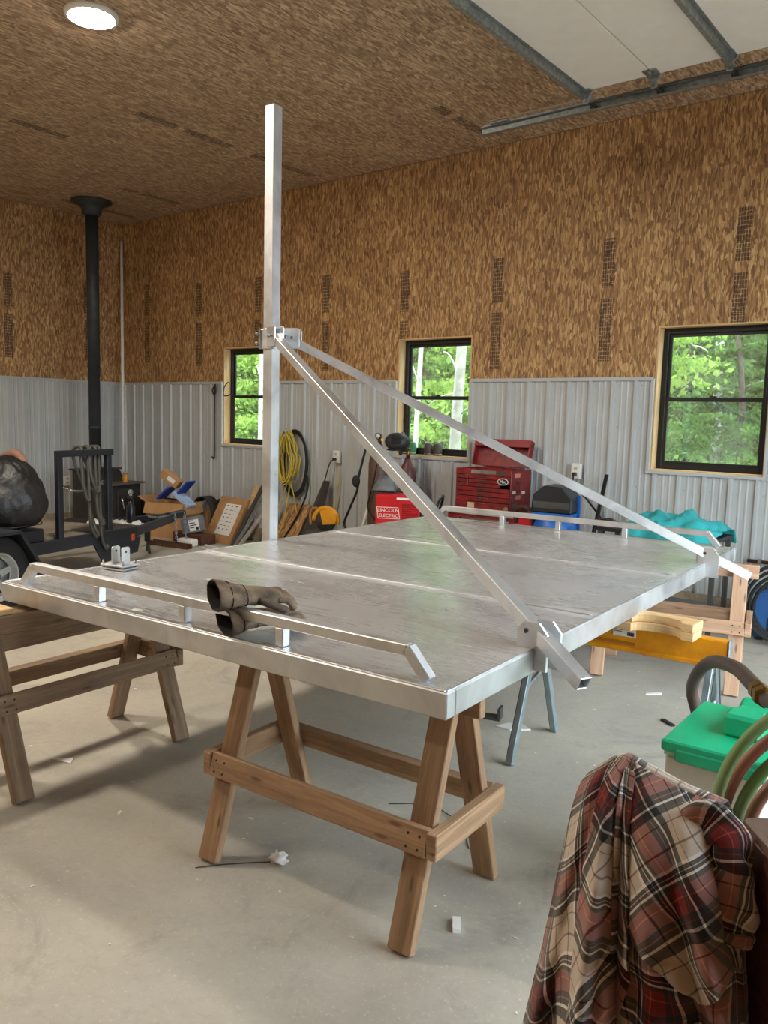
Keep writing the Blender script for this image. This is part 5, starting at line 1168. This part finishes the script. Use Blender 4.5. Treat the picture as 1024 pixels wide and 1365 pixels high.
MB().grid(P).build('sheet', TEAL, tc_, solid=.003)
MB().tube(smoothpath([(-.70, -.10, .03), (-.55, -.17, .06), (-.48, -.12, .03)], 5), .02, 7).build('black_cuff', BLK, tc_)
mw = empty('blue_welder', (-1.46, 7.15, 0), math.radians(12), 'blue welding machine with white oval emblem on the floor behind the right sawhorse', 'welder')
MB().box(-.22, .30, -.16, .16, .02, .40).build('case', DBLUE, mw, bevel=.012)
for x in (-.17, .25): MB().box(x-.03, x+.03, -.15, .15, 0, .02).build('foot', RUB, mw)
q = MB().prism([(.13*math.cos(a), .055*math.sin(a)) for a in [2*PI*k/28 for k in range(28)]], (.02, -.1605, .275), X3, Z3, -Y3, .002).build('emblem', WHITE, mw)
text('emblem_text', 'Miller', .085, q, Mt(.025, -.1645, .275), DBLUE); MB().box(-.12, .02, -.163, -.16, .08, .19).build('control_panel', BLK, mw); MB().box(.03, .08, -.163, -.16, .08, .19).build('panel_label', WHITE, mw)
MB().box(-.2, .28, -.165, -.16, .05, .056).build('trim_line', WHITE, mw)
MB().tube(smoothpath([(-.15, 0, .40), (-.12, 0, .45), (.18, 0, .45), (.22, 0, .40)], 4), .014, 7).build('handle', BLK, mw)
wc_ = empty('welding_cable', (-1.44, 6.89, .0), math.radians(12), 'black welding cables coiled over the front of the blue welder', 'cable')
for k in range(4):
    rw, rh = .27+.03*k, .26+.02*k
    MB().tube([V((.08+rw*math.cos(a), -.02*k+.03*math.sin(a*2+k), .02+rh+.012+rh*math.sin(a)*1.0)) for a in [2*PI*i/34 for i in range(34)]], .014, 8, closed=True).build('cable_loop', RUB, wc_)
rp_ = empty('wall_pipe', (-1.87, YB-.045, .548), 0, 'thin rusty pipe fixed along the siding behind the right sawhorse', 'pipe'); MB().tube([(0, 0, 0), (2.5, 0, 0)], .016, 8).build('pipe', STEELR, rp_)
for x in (.1, 1.2, 2.3): MB().box(x-.012, x+.012, -.018, .044, -.02, .02).build('pipe_clip', GALV, rp_)

# ================================================================== FLOOR SCRAPS
def scrap(name, x, y, rz, build, mt, label, cat):
    o = build(MB()).build(name, mt); o.location = (x, y, .001); o.rotation_euler = (0, 0, rz); return tag(o, label, cat)
def crumple(m, r=.035):
    return m.blob((0, 0, .018), (r, r*.8, .02), 12, 8, lambda d: 1+.5*math.sin(d.x*9+d.y*7)*math.sin(d.z*5+d.x*4+2))
scrap('paper_scrap', -2.126, 2.094, 0, lambda m: crumple(m), PAPER, 'crumpled white paper scrap on the floor in front of the near sawhorse', 'paper')
scrap('white_chip', -1.38, 2.207, .6, lambda m: m.box(-.014, .014, -.035, .035, 0, .016), PAPER, 'small white rectangular block on the floor right of the near sawhorse', 'chip')
scrap('paper_triangle', -3.578, 2.055, .2, lambda m: m.prism([(-.06, -.02), (.06, -.015), (.02, .04)], (0, 0, 0), X3, Y3, Z3, .004), PAPER, 'white triangular scrap on the floor under left end of the platform', 'paper')
scrap('channel_offcut', -2.307, 3.984, .3, lambda m: m.box(-.07, -.055, -.04, .04, 0, .07).box(.04, .055, -.04, .04, 0, .07).box(-.055, .04, -.04, .04, 0, .012), DGRY, 'dark metal channel offcut on the floor behind the near sawhorse', 'offcut')
scrap('aluminium_shavings', -2.20, 3.93, .2, lambda m: m.prism([(-.03, -.05), (.06, -.06), (.16, .0), (.10, .05), (.02, .03)], (0, 0, 0), X3, Y3, Z3, .008), PAPER, 'pale torn scrap beside the dark channel offcut', 'scrap')
scrap('metal_offcut', -2.161, 2.553, .5, lambda m: m.box(-.10, .10, -.012, .012, 0, .02).box(-.10, -.07, -.02, .02, 0, .035), DGRY, 'dark metal offcut on the floor inside the near sawhorse', 'offcut')
scrap('paper_strip', -1.754, 5.054, .9, lambda m: m.prism([(-.06, -.012), (.05, -.018), (.07, .01), (-.04, .016)], (0, 0, 0), X3, Y3, Z3, .004), PAPER, 'white strip on the floor in front of the right sawhorse', 'paper')
scrap('black_chip', -1.50, 4.60, -.6, lambda m: m.box(-.05, .05, -.012, .012, 0, .010), BLK, 'short black stick on the floor below the yellow sawhorse', 'chip')
cord('thin_wire', [(-2.33, 1.86, .004), (-2.28, 1.93, .004), (-2.2, 2.02, .004), (-2.14, 2.08, .004)], .0022, DGRY, 'thin wire on the floor leading to the crumpled paper scrap', 'wire')
cord('bent_wire', [(-2.1, 2.75, .004), (-1.95, 2.86, .004), (-1.75, 2.80, .004), (-1.62, 2.66, .004)], .0022, DGRY, 'thin curved wire on the floor behind the near sawhorse', 'wire')
m = MB()
for k in range(420):
    x = -6.5+6.5*rng.random(); y = 1.2+5.6*rng.random(); r = .0025+.007*rng.random()**3; a = rng.random()*PI; z = .0008
    c, s = math.cos(a)*r, math.sin(a)*r; l = 1+2*rng.random(); b0 = len(m.v)
    m.v += [(x-c*l, y-s*l, z), (x+s, y-c, z+.003), (x+c*l, y+s*l, z), (x-s, y+c, z+.002)]; m.face((b0, b0+1, b0+2, b0+3))
tag(m.build('floor_debris', PAPER), 'tiny pale chips and shavings scattered over the concrete floor', 'debris', kind='stuff')
